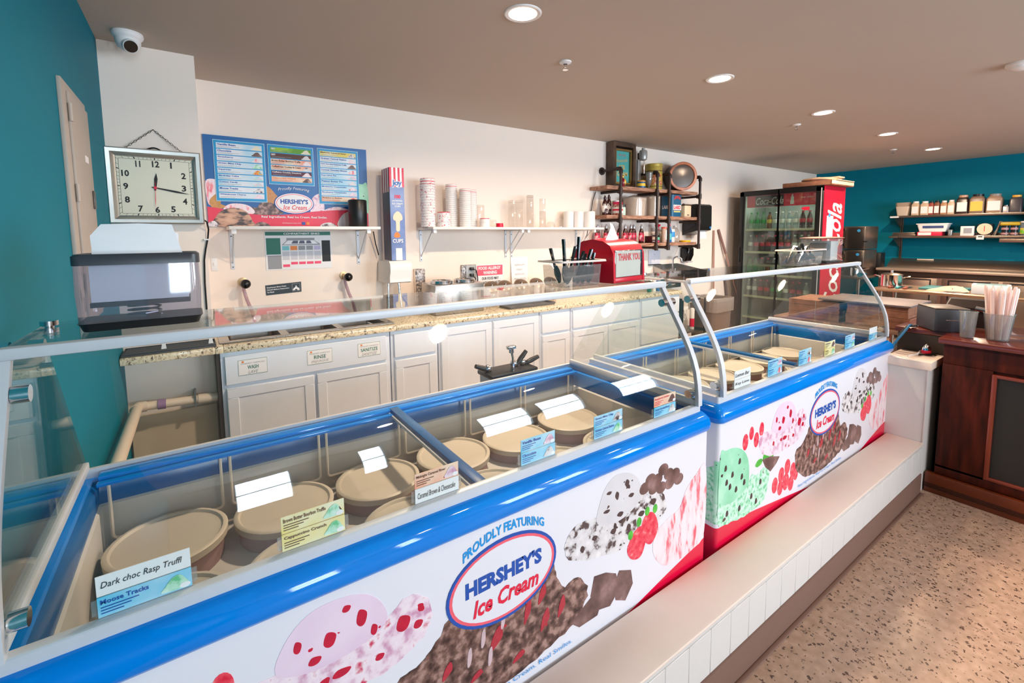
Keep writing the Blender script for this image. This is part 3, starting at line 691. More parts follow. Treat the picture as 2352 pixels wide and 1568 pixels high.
bdec('print_strawberry_scoop', [(.17, 1.65), (.19, 1.71), (.25, 1.725), (.32, 1.71), (.34, 1.66)], straw_a)
bdec('print_cherry_scoop', [(.70, 1.66), (.70, 1.75), (.735, 1.80), (.78, 1.80), (.79, 1.69), (.76, 1.65)], cherry_b)
bdec('print_mint_scoop', [(1.03, 1.66), (1.03, 1.87), (1.07, 1.893), (1.104, 1.89), (1.104, 1.66)], mint_a)
bdec('print_fruit_scoop', [(.78, 1.66), (.80, 1.70), (.88, 1.72), (.96, 1.70), (1.0, 1.66)], cherry_b)
bdec('print_red_band', [(.086, 1.576), (.086, 1.70), (.142, 1.693), (.214, 1.675), (.286, 1.662), (.40, 1.652), (.49, 1.654), (.6, 1.664), (.72, 1.683), (.85, 1.695), (.96, 1.698), (1.104, 1.678), (1.104, 1.576)], M('board_red_band', (226, 52, 84), .45, var=.04), smooth=False)
bdec('print_cookie_dough_scoop', [(.112, 1.577), (.125, 1.63), (.16, 1.675), (.214, 1.694), (.27, 1.69), (.311, 1.66), (.333, 1.61), (.336, 1.577)], BLOTCH('print_dough', [(0.4, (60, 44, 44)), (0.5, (196, 150, 122)), (0.7, (214, 172, 142))], 14, rough=.4, stretch=(1, 1, 2.5)))
bdec('print_crumbs', [(.086, 1.577), (.09, 1.60), (.12, 1.61), (.14, 1.577)], cookie_b)
bdec('print_crumbs', [(.34, 1.577), (.36, 1.60), (.40, 1.605), (.435, 1.577)], choc_a)
bdec('print_cookies_scoop', [(.885, 1.577), (.89, 1.63), (.93, 1.675), (.99, 1.685), (1.03, 1.577)], cookie_a)
bdec('print_crumbs', [(.76, 1.577), (.78, 1.60), (.83, 1.605), (.87, 1.577)], cookie_b)
yb = BY - .004 - .005
part(bd, 'badge_rim', flat(ellipse(.594, 1.736, .126, .074), BY - .004, .0042), navy_txt)
part(bd, 'badge_field', flat(ellipse(.594, 1.736, .121, .069), BY - .004, .0045), ink_white)
part(bd, 'badge_ring', flat(ellipse(.594, 1.736, .114, .063), BY - .004, .0048), M('ink_coral', (240, 96, 112), .4))
part(bd, 'badge_centre', flat(ellipse(.594, 1.736, .110, .0595), BY - .004, .0051), ink_white)
part(bd, 'lettering', text_mb("HERSHEY'S", (.506, yb - .0003, 1.732), EX, EZ, .176, .032, bold=.035), navy_txt)
part(bd, 'lettering', text_mb('Ice Cream', (.522, yb - .0003, 1.692), EX, EZ, .15, .032, bold=.012, shear=.25), red_txt)
part(bd, 'lettering', text_mb('Proudly Featuring', (.494, BY - .0082, 1.812), EX, EZ, .2, .024, shear=.25, bend=.012), ink_white)
part(bd, 'lettering', text_mb('Real Ingredients. Real Ice Cream. Real Smiles.', (.386, yb, 1.630), EX, EZ, .42, .019, bold=.02), ink_white)
part(bd, 'lettering', text_mb('hersheyicecream.com', (.512, yb, 1.594), EX, EZ, .115, .010), ink_white)
part(bd, 'print_social_icon', MB().box(.636, yb, 1.588, .656, yb + .003, 1.608), navy_txt); part(bd, 'print_social_icon', MB().box(.664, yb, 1.588, .684, yb + .003, 1.608), ink_orange)
strip_white = BLOTCH('menu_strip_white', [(0.35, (168, 216, 236)), (0.55, (226, 232, 238))], 5, rough=.4)
def insert(x0, x1, z0, z1, rows):
    p = part(bd, 'menu_insert', MB().box(x0, BY - .012, z0, x1, BY - .0085, z1, .001, 1), M('insert_cyan', (0, 150, 206), .4))
    part(p, 'insert_edge', MB().box(x0 - .004, BY - .0088, z0 - .004, x1 + .004, BY - .008, z1 + .004), M('insert_pale_edge', (186, 222, 240), .4))
    n = len(rows); h = (z1 - z0 - .024) / n
    for i, (txt, bg, ink, pic) in enumerate(rows):
        zt = z1 - .012 - i * h
        part(p, 'strip', MB().box(x0 + .013, BY - .0126, zt - h + .004, x1 - .013, BY - .012, zt - .002), bg)
        part(p, 'lettering', text_mb(txt, (x0 + .018, BY - .0127, zt - .018), EX, EZ, min(.0085 * len(txt), x1 - x0 - .10), .012, bold=.03), ink)
        part(p, 'text_line', MB().box(x0 + .018, BY - .0129, zt - .026, x0 + .14, BY - .0127, zt - .0242).box(x0 + .018, BY - .0129, zt - .031, x0 + .10, BY - .0127, zt - .0295), ink_grey)
        part(p, 'scoop_picture', flat(smooth_pts([(x1 - .075, zt - h + .006), (x1 - .066, zt - h + .016), (x1 - .052, zt - h + .03), (x1 - .036, zt - h + .032), (x1 - .025, zt - h + .018), (x1 - .016, zt - h + .006)], 3), BY - .0126, .0004), pic)
sw = strip_white
vanilla = M('print_vanilla', (238, 228, 204), .5); rainbow = BLOTCH('print_rainbow', [(0.35, (226, 60, 80)), (0.5, (244, 190, 60)), (0.65, (60, 170, 210))], 40)
pale = BLOTCH('print_pastel', [(0.4, (170, 222, 226)), (0.6, (240, 206, 220))], 40)
insert(.141, .423, 1.741, 2.119, [('Vanilla Bean', sw, navy_txt, vanilla), ('Chocolate', sw, navy_txt, choc_b), ('Strawberry', sw, navy_txt, straw_a), ('Green Mint Chip', sw, navy_txt, mint_b), ('Superman', sw, navy_txt, rainbow), ('Birthday Cake', sw, navy_txt, pale), ('Cotton Candy', sw, navy_txt, pale), ('Moose Tracks', sw, navy_txt, cookie_b), ('Whitehouse Cherry', sw, navy_txt, cherry_b)])
lime = BLOTCH('strip_lime', [(0.4, (96, 160, 40)), (0.6, (150, 196, 60))], 14); brn = M('strip_brown', (86, 44, 30), .5); plum = M('strip_plum', (92, 40, 66), .5)
insert(.447, .727, 1.864, 2.121, [('NEW', lime, ink_white, vanilla), ('NEW', brn, ink_white, cookie_a), ('Brown Butter Bourbon Truffle', card_peach, dkb, straw_a), ('Coffeehouse Cookies & Cream', card_peach, dkb, cookie_b), ('Caffeine Cookie Cravings', plum, ink_white, straw_a), ('Cappuccino Crunch', card_peach, ink_orange, choc_a)])
insert(.761, 1.038, 1.742, 2.125, [('Midnight Caramel River', card_yellow, dkb, cookie_b), ('Graham Central Station', sw, navy_txt, straw_a), ('Dark Chocolate Raspberry Truffle', sw, navy_txt, choc_b), ('Coconut Chocolate Almond', sw, navy_txt, straw_a), ('Key Lime Pie', sw, navy_txt, pale), ('Peanut Butter Pie', sw, navy_txt, cookie_b), ('Blueberry Cheesecake', sw, navy_txt, cherry_b), ('Blueberry Cheesecake', sw, navy_txt, cherry_b), ('Raspberry Sorbet', card_peach, dkb, berry)])
def bracket_shelf(name, x0, x1, z, brs, label):
    t = thing(name, label, 'shelf', ((x0 + x1) / 2, YB, z), world=True, group='white bracket shelves')
    part(t, 'board', MB().box(x0, YB - .3, z - .02, x1, YB - .001, z, .002), white_paint)
    for bx in brs:
        b = part(t, 'bracket', MB().box(bx - .011, YB - .006, z - .275, bx + .011, YB - .001, z - .02).box(bx - .011, YB - .27, z - .028, bx + .011, YB - .001, z - .021), alu)
        part(b, 'strut', MB().tube([(bx, YB - .006, z - .235), (bx, YB - .225, z - .03)], .0045, 6), alu)
        part(b, 'end_cap', MB().box(bx - .014, YB - .28, z - .048, bx + .014, YB - .255, z - .018, .003), white_plastic)
        part(b, 'screw', MB().cyl((bx, YB - .006, z - .262), (bx, YB - .009, z - .262), .004, seg=8).cyl((bx, YB - .006, z - .06), (bx, YB - .009, z - .06), .004, seg=8), dark_iron)
bracket_shelf('wall_shelf', .18, 1.10, 1.572, (.205, 1.022), 'short white bracket shelf under the menu board')
bracket_shelf('wall_shelf', 1.505, 3.34, 1.572, (1.53, 2.365, 2.43, 3.24), 'long white bracket shelf holding the cup stacks')
# plate stand clips under the board
t = thing('black_canister', 'matte black cylinder in front of the menu board', 'canister', (.983, 3.36, 1.572))
part(t, 'body', MB().lathe([(.060, 0), (.064, .006), (.064, .184), (.060, .19)], seg=36), black)
part(t, 'lid_top', MB().lathe([(.058, .188), (.056, .192), (0, .192)], seg=36, caps=False), black)
t = thing('sink_poster', 'laminated poster about compartment sinks under the short shelf', 'poster', (.614, YB - .002, 1.273), world=True)
part(t, 'sheet', MB().box(.398, YB - .003, 1.278, .828, YB - .001, 1.545), paper)
yy = YB - .0032
part(t, 'title_band', MB().box(.402, yy - .0004, 1.515, .824, yy, 1.54), ink_green)
part(t, 'lettering', text_mb('COMPARTMENT SINKS', (.515, yy - .0004, 1.52), EX, EZ, .235, .014, bold=.02), ink_white)
part(t, 'green_column', MB().box(.405, yy - .0004, 1.385, .493, yy, 1.497), ink_green); part(t, 'grey_column', MB().box(.41, yy - .0004, 1.285, .495, yy, 1.378), ink_grey); part(t, 'black_column', MB().box(.762, yy - .0004, 1.325, .82, yy, 1.478), ink_black)
part(t, 'sink_drawing', flat([(.50, 1.448), (.532, 1.478), (.532, 1.497), (.715, 1.497), (.715, 1.478), (.75, 1.455), (.75, 1.446)], yy, .0004), ink_grey); part(t, 'sink_drawing_inner', flat([(.512, 1.452), (.54, 1.48), (.71, 1.48), (.738, 1.455)], yy - .0004, .0002), ink_white)
for k in range(3): part(t, 'basin_drawing', flat([(.562 + k * .048, 1.458), (.574 + k * .044, 1.478), (.606 + k * .04, 1.478), (.604 + k * .046, 1.458)], yy - .0005, .0003), M('ink_slate', (84, 88, 110), .5))
for k in range(5):
    xa = .503 + k * .0515
    part(t, 'photo', MB().box(xa, yy - .0004, 1.412, xa + .044, yy, 1.442), (M('ink_teal', (120, 196, 204), .5), ink_orange, ink_grey, ink_grey, M('ink_lilac', (190, 180, 214), .5))[k])
    part(t, 'text_block', MB().box(xa, yy - .0004, 1.345, xa + .044, yy, 1.404), M('ink_pale_grey', (200, 200, 208), .5))
    part(t, 'red_tag', MB().box(xa, yy - .0004, 1.312 if k else 1.296, xa + .044, yy, 1.330 if k else 1.314, .0), ink_pink)
t = thing('hand_wash_sticker', 'small black hand washing sign on the wall above the sinks', 'sign', (.5, YB - .001, 1.11), world=True)
part(t, 'plate', MB().prism([(p[0], YB - .001, p[1]) for p in [(.388, 1.107), (.386, 1.176), (.612, 1.188), (.612, 1.117)]], (0, -.002, 0)), M('sign_black', (22, 32, 38), .35))
for i, s in enumerate(('Employees Must Wash', 'Hands Before Returning', 'To Work')): part(t, 'lettering', text_mb(s, (.395, YB - .0031, 1.153 - i * .016), (1, 0, .045), EZ, .0063 * len(s), .010, bold=.03), ink_white)
part(t, 'hands_frame', MB().tube([(.553, YB - .0035, 1.124), (.602, YB - .0035, 1.126), (.602, YB - .0035, 1.178), (.553, YB - .0035, 1.176)], .001, 4, True), ink_white)
part(t, 'hands_icon', flat(smooth_pts([(.556, 1.132), (.562, 1.145), (.572, 1.152), (.578, 1.166), (.585, 1.152), (.596, 1.144), (.599, 1.132), (.588, 1.130), (.578, 1.140), (.566, 1.130)], 3), YB - .003, .0006), ink_white)
brass = M('brass', (214, 190, 150), .35, .6)
for i, (x, z) in enumerate(((.255, 1.208), (.907, 1.215))):
    t = thing('wall_tap', ('left', 'right')[i] + ' wall valve with black ball knob and hose above the sinks', 'tap', (x, YB, z), group='wall valves above the sinks')
    part(t, 'flange', MB().lathe([(.03, -.001), (.03, -.004), (.018, -.008)], seg=20, axis='y'), brass)
    part(t, 'stem', MB().cyl((0, 0, 0), (.006, -.075, -.004), .016, .012, 14), brass)
    part(t, 'ball_knob', MB().sphere((.008, -.098, -.006), .031, 18), M('knob_black', (10, 10, 12), .12))
    part(t, 'hose', MB().tube([(0, -.03, -.01), (.0, -.04, -.05), (.015, -.06, -.12), (.04, -.08, -.2), (.05, -.12, -.285)], .011, 10), GLASS('pink_hose', (222, 200, 206), 1.4, .45, (214, 190, 200)))
t = thing('light_switch', 'small white switch plate on the wall beside the pillar', 'switch', (.11, YB, 1.29), world=True)
part(t, 'plate', MB().box(.085, YB - .005, 1.29, .12, YB - .0005, 1.375, .002), white_plastic); part(t, 'toggle', MB().box(.098, YB - .012, 1.325, .107, YB - .005, 1.345, .002), white_plastic)
# cone box and its dispenser
t = thing('cone_box', 'tall striped box of ice cream cone cups standing on the white dispenser', 'box', (1.245, 3.32, 1.325), 0)
joy_blue = BLOTCH('joy_box_blue', [(0.3, (96, 120, 180)), (0.7, (150, 172, 216))], 5, rough=.4)
part(t, 'carton', MB().box(-.055, -.055, 0, .055, .10, .675, .002), joy_blue)
part(t, 'side_print', MB().box(-.0565, -.053, .002, -.055, .098, .5), M('joy_navy', (34, 52, 92), .4))
for k in range(7):
    part(t, 'stripe', MB().box(-.055 + k * .0157, -.0562, .535, -.055 + (k + 1) * .0157, -.055, .674), red_gloss if k % 2 == 0 else ink_white)
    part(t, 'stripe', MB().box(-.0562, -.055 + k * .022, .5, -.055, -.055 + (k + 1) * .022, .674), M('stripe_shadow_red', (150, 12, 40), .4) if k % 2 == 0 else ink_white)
part(t, 'lettering', text_mb('Joy', (-.04, -.0566, .53), EX, EZ, .08, .06, bold=.10), ink_white); part(t, 'lettering', text_mb('Joy', (-.038, -.0572, .534), EX, EZ, .076, .052, bold=.04), M('joy_letter_blue', (70, 120, 190), .4))
part(t, 'lettering', text_mb('100', (-.02, -.0556, .452), EX, EZ, .045, .028, bold=.05), red_txt)
part(t, 'lettering', text_mb('JACKETED', (-.04, -.0556, .428), EX, EZ, .08, .013, bold=.03), ink_white); part(t, 'lettering', text_mb('ICE CREAM', (-.04, -.0556, .408), EX, EZ, .08, .013, bold=.03), ink_white); part(t, 'lettering', text_mb('CUPS', (-.022, -.0556, .39), EX, EZ, .044, .012, bold=.03), ink_white); part(t, 'lettering', text_mb('CUPS', (-.044, -.0556, .13), EX, EZ, .08, .028, bold=.02), ink_white)
part(t, 'cone_picture', flat(smooth_pts([(-.035, .30), (-.03, .335), (0, .36), (.03, .335), (.035, .30), (.015, .285), (.012, .22), (-.014, .22), (-.016, .285)], 4), -.0552, .0006), M('print_cone', (236, 218, 188), .5)); part(t, 'cone_picture', flat(smooth_pts([(-.03, .17), (-.028, .195), (-.01, .21), (.01, .195), (.01, .17)], 3), -.0552, .0006), ink_orange)
part(t, 'printed_window', MB().box(-.022, -.0562, 0, .026, -.055, .09), paper)
t = thing('cone_dispenser', 'white wall mounted cone dispenser under the tall striped box', 'dispenser', (1.25, YB, 1.155), world=True)
prf = [(3.518, 1.158), (3.50, 1.315), (3.26, 1.322), (3.235, 1.30), (3.232, 1.25), (3.25, 1.20), (3.25, 1.165), (3.27, 1.155)]
part(t, 'housing', MB().prism([(1.165, p[0], p[1]) for p in prf], (.165, 0, 0)), white_plastic)
part(t, 'chrome_leg', MB().cyl((1.19, 3.36, 1.157), (1.18, 3.34, .917), .009, seg=10), chrome); part(t, 'chrome_leg', MB().cyl((1.27, 3.36, 1.157), (1.285, 3.34, .917), .009, seg=10), chrome)
part(t, 'cord', MB().tube([(1.12, 3.45, 1.54), (1.14, 3.47, 1.45), (1.165, 3.48, 1.36)], .004, 6).tube([(1.29, 3.4, 1.157), (1.3, 3.4, 1.05), (1.34, 3.38, .98), (1.37, 3.37, .92)], .003, 6), black)
# cups on the long shelf (bases sit on 1.572)
SZ = 1.573
cup_print = BLOTCH('cup_dot_print', [(0.3, (238, 232, 230)), (0.7, (244, 240, 238))], 10, (206, 60, 90), 75, .42, rough=.5); cup_white = M('paper_cup_white', (240, 236, 234), .5)
def cup_stack(x, y, r0, r1, h, n, mat, label, rim, cat='cup stack', band=.03):
    """a nested stack of upside-down cups: ribs along the side, the top cup in full"""
    t = thing('cup_stack', label, cat, (x, y, SZ), group='stacks of cups on the long shelf')
    step = h / n
    for k in range(n):
        z = k * step; f = k / n
        a = r0 + (r1 - r0) * 0
        top = (k == n - 1)
        hh2 = step if not top else step
        part(t, 'cup', MB().lathe([(r0, z), (r0 + .0015, z + .003), (r0 - .0008, z + .005), (r0 - .0028, z + step)], seg=24, caps=top), mat)
    if rim: part(t, 'red_band', MB().lathe([(r0 - .0018, h - band), (r0 - .0026, h), (r0 - .006, h + .001), (r0 - .008, h - .006), (0, h - .006)], seg=24, caps=False), rim)
cup_stack(1.535, 3.37, .060, .05, .375, 18, cup_print, 'tallest stack of dotted paper cups at the left end of the long shelf', red_gloss, band=.045)
cup_stack(1.64, 3.31, .054, .05, .115, 3, cup_print, 'short stack of dotted paper cups in front of the tallest stack', red_gloss, band=.035)
cup_stack(1.757, 3.40, .048, .04, .345, 22, cup_white, 'tall stack of plain white cups with red rim, left of three', red_gloss)
cup_stack(1.835, 3.31, .048, .04, .305, 20, cup_white, 'tall stack of white cups with red rim, middle of three', red_gloss)
cup_stack(1.945, 3.40, .046, .04, .308, 20, cup_white, 'tall stack of white cups with red rim, right of three', red_gloss)
cup_stack(2.012, 3.30, .043, .04, .072, 2, cup_white, 'low pair of white cups with red rim before the stacks', red_gloss)
cup_stack(2.045, 3.44, .044, .04, .19, 12, cup_pl, 'clear cup stack right of the red rimmed stacks', None)
cup_stack(2.118, 3.36, .042, .04, .062, 4, cup_pl, 'low clear cup stack beside the red rimmed cups', None)
cup_stack(2.20, 3.36, .034, .04, .035, 1, red_gloss, 'single small red printed cup lying by the clear cups', None)
for (x, y, h, n, r, lb) in ((2.378, 3.42, .24, 14, .036, 'first'), (2.450, 3.41, .242, 14, .032, 'second'), (2.516, 3.34, .285, 18, .034, 'third'), (2.578, 3.42, .295, 18, .032, 'fourth'), (2.636, 3.31, .26, 16, .030, 'fifth'), (2.694, 3.38, .15, 9, .031, 'sixth')):
    cup_stack(x, y, r, r, h, n, cup_pl, '%s clear plastic cup stack from the left in the middle of the long shelf' % lb, None)
for i, (x, r, hh2) in enumerate(((2.78, .045, .055), (2.885, .05, .09))):
    solo('dome_lid', ('smaller', 'larger')[i] + ' clear dome lid stack on the long shelf', 'lid', MB().lathe([(r, 0), (r, .012), (r * .92, hh2 * .5), (r * .6, hh2 * .9), (r * .2, hh2), (0, hh2)], (x, 3.37, SZ), 24, caps=False), cup_pl)
for i, (x, y, r) in enumerate(((3.06, 3.43, .05), (3.155, 3.39, .047), (3.248, 3.33, .055))):
    t = thing('cup_stack', ('left', 'middle', 'right')[i] + ' white foam cup column at the right end of the long shelf', 'cup stack', (x, y, SZ), group='white foam cup columns')
    part(t, 'cups', MB().lathe([(r, 0), (r, .15), (r - .004, .158), (r - .008, .154), (0, .154)], seg=28, caps=False), cup_white)
# signs over the counter
t = thing('stone_strip', 'narrow speckled granite strip standing against the wall', 'stone strip', (1.51, YB - .01, .93), world=True)
part(t, 'slab', MB().box(1.468, YB - .022, .931, 1.552, YB - .002, 1.237, .002), BLOTCH('grey_granite', [(0.35, (60, 56, 58)), (0.5, (150, 142, 140)), (0.65, (214, 204, 200))], 60, rough=.25)); part(t, 'edge', MB().box(1.46, YB - .02, .931, 1.4678, YB - .003, 1.237), M('cream_edge', (222, 204, 188), .6))
t = thing('power_outlet', 'granite backed wall outlet with two black plugs', 'outlet', (1.97, YB, 1.11), world=True)
part(t, 'backing', MB().box(1.895, YB - .018, 1.11, 2.04, YB - .001, 1.25, .002), MATS['grey_granite']); part(t, 'plate', MB().box(1.935, YB - .024, 1.12, 2.03, YB - .018, 1.245, .002), M('grey_plate', (170, 172, 174), .35))
for z in (1.215, 1.16): part(t, 'plug', MB().box(1.968, YB - .055, z - .013, 2.0, YB - .024, z + .013, .005), black)
part(t, 'cord', MB().tube([(1.99, YB - .05, 1.215), (2.02, YB - .055, 1.2), (2.03, YB - .06, 1.13), (2.02, YB - .07, 1.05)], .005, 8).tube([(1.985, YB - .05, 1.16), (2.01, YB - .06, 1.13), (1.98, YB - .08, 1.09), (1.93, YB - .1, 1.13), (1.88, YB - .11, 1.13), (1.82, YB - .12, 1.08), (1.80, YB - .14, 1.02)], .005, 8), black)
t = thing('allergy_sign', 'red and white food allergy warning sign over the counter', 'sign', (2.19, YB, 1.0), world=True)
part(t, 'sheet', MB().box(2.05, YB - .004, 1.0, 2.335, YB - .001, 1.242), paper); part(t, 'red_field', MB().box(2.058, YB - .0046, 1.145, 2.328, YB - .004, 1.235), M('sign_red', (236, 78, 100), .35))
part(t, 'lettering', text_mb('FOOD ALLERGY', (2.072, YB - .0047, 1.197), EX, EZ, .235, .028, bold=.03), ink_white); part(t, 'lettering', text_mb('WARNING', (2.12, YB - .0047, 1.155), EX, EZ, .145, .03, bold=.03), ink_white)
part(t, 'lettering', text_mb('OUR FOOD MAY', (2.105, YB - .0043, 1.105), EX, EZ, .18, .026, bold=.03), ink_black); part(t, 'lettering', text_mb('CONTAIN PEANUTS', (2.085, YB - .0043, 1.065), EX, EZ, .22, .026, bold=.03), ink_black)
t = thing('restroom_sign', 'curling white paper notice about public restrooms', 'notice', (2.52, YB, 1.05), world=True)
part(t, 'sheet', MB().loft([[(2.42 + .2 * i / 6, YB - .003 - .02 * (1 - i / 6) * (1 - k / 4), 1.05 + .25 * k / 4) for i in range(7)] for k in range(5)], closed=False), paper)
for i, s in enumerate(('RESTROOMS', 'PUBLIC', 'RESTROOMS', 'MAIN OFFICE')): part(t, 'lettering', text_mb(s, (2.51 - .0055 * len(s), YB - .021, 1.22 - i * .044), EX, EZ, .012 * len(s), .014), ink_grey)

# ================================================================ SINK COUNTER
GX1, GY0 = 4.18, 2.90
w = thing('granite_worktop', 'long speckled granite worktop along the back wall', 'worktop', (1.9, 3.2, .877), world=True)
mb = MB()
mb.box(XL + .002, GY0, .877, .062, 3.09, .915, .006).box(.062, GY0, .877, .10, YB - .013, .915, .004).box(.10, GY0, .877, 1.075, 2.985, .915, .006).box(.10, 3.41, .877, 1.075, YB - .013, .915).box(1.075, GY0, .877, GX1, YB - .013, .915, .006)
part(w, 'slab', mb, granite)
sk = thing('three_compartment_sink', 'stainless three compartment sink set into the granite', 'sink', (.585, 3.2, .72), world=True)
mb = MB(); xs = [(.135, .40), (.445, .725), (.765, 1.04)]
mb.box(.085, 2.965, .9155, 1.09, 3.02, .921, .002).box(.085, 3.37, .9155, 1.09, 3.43, .921, .002)
for a, b in ((.085, .135), (.40, .445), (.725, .765), (1.04, 1.09)): mb.box(a, 3.02, .9155, b, 3.37, .921)
part(sk, 'rim', mb, steel)
for a, b in xs: part(sk, 'basin', MB().loft([rr3(a, 3.02, b, 3.37, .03, .921), rr3(a + .005, 3.025, b - .005, 3.365, .03, .90), rr3(a + .015, 3.035, b - .015, 3.355, .03, .735), rr3(a + .03, 3.05, b - .03, 3.34, .03, .725)], cap1=True), M('basin_steel_dark', (120, 112, 106), .3, .9))
t = thing('dish_mat', 'dark rubber draining mat on the left end of the granite', 'drying mat', (-.13, 2.99, .916), world=True)
part(t, 'mat', MB().box(XL + .006, 2.915, .9155, .07, 3.08, .924, .004), M('mat_grey', (70, 74, 78), .5)); part(t, 'rim', MB().tube([(XL + .012, 2.92, .926), (.066, 2.92, .926), (.066, 3.078, .926), (XL + .012, 3.078, .926)], .006, 6, True), M('mat_rim', (48, 56, 66), .4))
for k in range(6): part(t, 'rib', MB().box(XL + .02, 2.935 + k * .024, .924, .055, 2.943 + k * .024, .928), M('mat_grey', (70, 74, 78), .5))
for i, x in enumerate((-.17, .035)): solo('bag_clip', ('left', 'right')[i] + ' small white clip standing on the dark draining mat', 'clip', MB().prism([(x, 2.96, .929), (x + .022, 2.96, .929), (x + .018, 2.96, .962), (x + .006, 2.96, .968)], (0, .012, 0)), white_plastic)
def shaker(parent, name, x0, x1, z0, z1, y=2.93, flat_=False):
    p = part(parent, name, MB().box(x0, y - .018, z0, x1, y, z1, .002, 1), cab_paint)
    if not flat_:
        t = .055
        part(p, 'rail', MB().box(x0 + .002, y - .024, z1 - t, x1 - .002, y - .018, z1 - .002, .002, 1), cab_paint); part(p, 'rail', MB().box(x0 + .002, y - .024, z0 + .002, x1 - .002, y - .018, z0 + t, .002, 1), cab_paint)
        part(p, 'stile', MB().box(x0 + .002, y - .024, z0 + t, x0 + t, y - .018, z1 - t, .002, 1), cab_paint); part(p, 'stile', MB().box(x1 - t, y - .024, z0 + t, x1 - .002, y - .018, z1 - t, .002, 1), cab_paint)
    return p
def cabinet(x0, x1, label, drawers, doors):
    t = thing('base_cabinet', label, 'cabinet', ((x0 + x1) / 2, 3.2, 0), world=True, group='pale grey base cabinets')
    part(t, 'carcass', MB().box(x0, 2.93, .10, x1, 2.948, .8745).box(x0, 2.948, .10, x0 + .016, YB - .02, .8745).box(x1 - .016, 2.948, .10, x1, YB - .02, .8745).box(x0 + .016, 2.948, .10, x1 - .016, YB - .02, .118).box(x0 + .016, YB - .03, .118, x1 - .016, YB - .02, .70), cab_paint)
    part(t, 'toe_kick', MB().box(x0, 2.99, 0, x1, 3.01, .10), black)
    for d in drawers: shaker(t, 'drawer_front', *d, flat_=True)
    for d in doors: shaker(t, 'door', *d)
    return t
c1 = cabinet(.083, 1.032, 'sink base cabinet with wash, rinse and sanitize labels', [(.102, 1.004, .692, .852)], [(.102, .552, .13, .672), (.568, 1.004, .13, .672)])
for (xa, s1, s2) in ((.162, 'WASH', 'LAVE'), (.518, 'RINSE', 'ENJUAGUE'), (.818, 'SANITIZE', 'SANITIZE')):
    l = part(c1, 'label_sticker', MB().box(xa, 2.9108, .735, xa + .146, 2.912, .825), paper)
    part(l, 'border', MB().tube([(xa + .002, 2.9105, .737), (xa + .144, 2.9105, .737), (xa + .144, 2.9105, .823), (xa + .002, 2.9105, .823)], .001, 4, True), ink_green)
    part(l, 'lettering', text_mb(s1, (xa + .073 - .0068 * len(s1), 2.9106, .768), EX, EZ, .0136 * len(s1), .022, bold=.012), ink_green); part(l, 'lettering', text_mb(s2, (xa + .073 - .0062 * len(s2), 2.9106, .742), EX, EZ, .0124 * len(s2), .018, shear=.3), ink_grey)
    part(l, 'lettering', text_mb('SUNBURST CHEMICALS', (xa + .014, 2.9106, .798), EX, EZ, .118, .007), ink_grey); part(l, 'sun_dot', flat(ellipse(xa + .024, .812, .006, .006, 14), 2.9108, .0004), ink_orange)
cabinet(1.04, 1.378, 'narrow cabinet right of the sink base', [(1.06, 1.36, .695, .85)], [(1.06, 1.36, .13, .675)])
cabinet(1.386, 2.292, 'tall-door cabinet with two full height doors', [], [(1.40, 1.825, .13, .85), (1.838, 2.28, .13, .85)])
cabinet(2.30, 2.632, 'narrow cabinet right of the full height doors', [(2.315, 2.618, .695, .85)], [(2.315, 2.618, .13, .675)])
cabinet(2.64, 3.53, 'wide cabinet with a long drawer over two doors', [(2.655, 3.515, .695, .85)], [(2.655, 3.08, .13, .675), (3.092, 3.515, .13, .675)])
cabinet(3.538, 4.16, 'drawer cabinet at the far end of the granite counter', [(3.555, 4.145, .695, .85), (3.555, 4.145, .42, .68), (3.555, 4.145, .13, .405)], [])
solo('filler_panel', 'dark plywood panel edge left of the sink base', 'panel', MB().box(.064, 2.94, 0, .081, 3.5, .875), M('dark_ply', (58, 50, 46), .6))
t = thing('drain_pipe', 'cream plastic drain pipe running under the left end of the counter', 'pipe', (-.1, 3.0, .45), world=True)
pvc = M('pvc_cream', (226, 210, 190), .4, var=.03)
part(t, 'long_run', MB().tube([(-.285, 2.99, .635), (.06, 3.0, .617)], .022, 14), pvc); part(t, 'elbow', MB().tube([(-.25, 2.99, .633), (-.285, 2.985, .636), (-.29, 2.94, .638)], .027, 14), pvc); part(t, 'down_run', MB().tube([(-.288, 2.955, .637), (-.288, 1.9, .655)], .024, 14), pvc); part(t, 'coupling', MB().tube([(-.03, 2.997, .622), (.03, 2.999, .619)], .026, 14), pvc); part(t, 'coupling', MB().tube([(-.205, 2.991, .631), (-.17, 2.992, .629)], .026, 14), M('pvc_primer', (150, 120, 160), .4))
part(t, 'hanger', MB().box(-.045, 2.97, .59, -.037, 3.09, .66), M('strap_grey', (120, 130, 134), .4, .5))
t = thing('low_shelf', 'reflection-tinted board leaning low on the wall under the counter', 'board', (-.13, 3.07, .0), world=True)
part(t, 'board', MB().box(-.325, 3.06, .17, .055, 3.085, .56), M('board_reflection_tint', (208, 194, 170), .55)); part(t, 'leg', MB().box(-.32, 3.06, 0, -.28, 3.085, .17), M('board_reflection_tint', (208, 194, 170), .55)); part(t, 'leg', MB().box(.01, 3.06, 0, .05, 3.085, .17), M('board_reflection_tint', (208, 194, 170), .55)); part(t, 'ledge', MB().box(-.325, 3.03, .165, .055, 3.06, .185), pvc)  # a glass reflection is painted into the board's pale colour
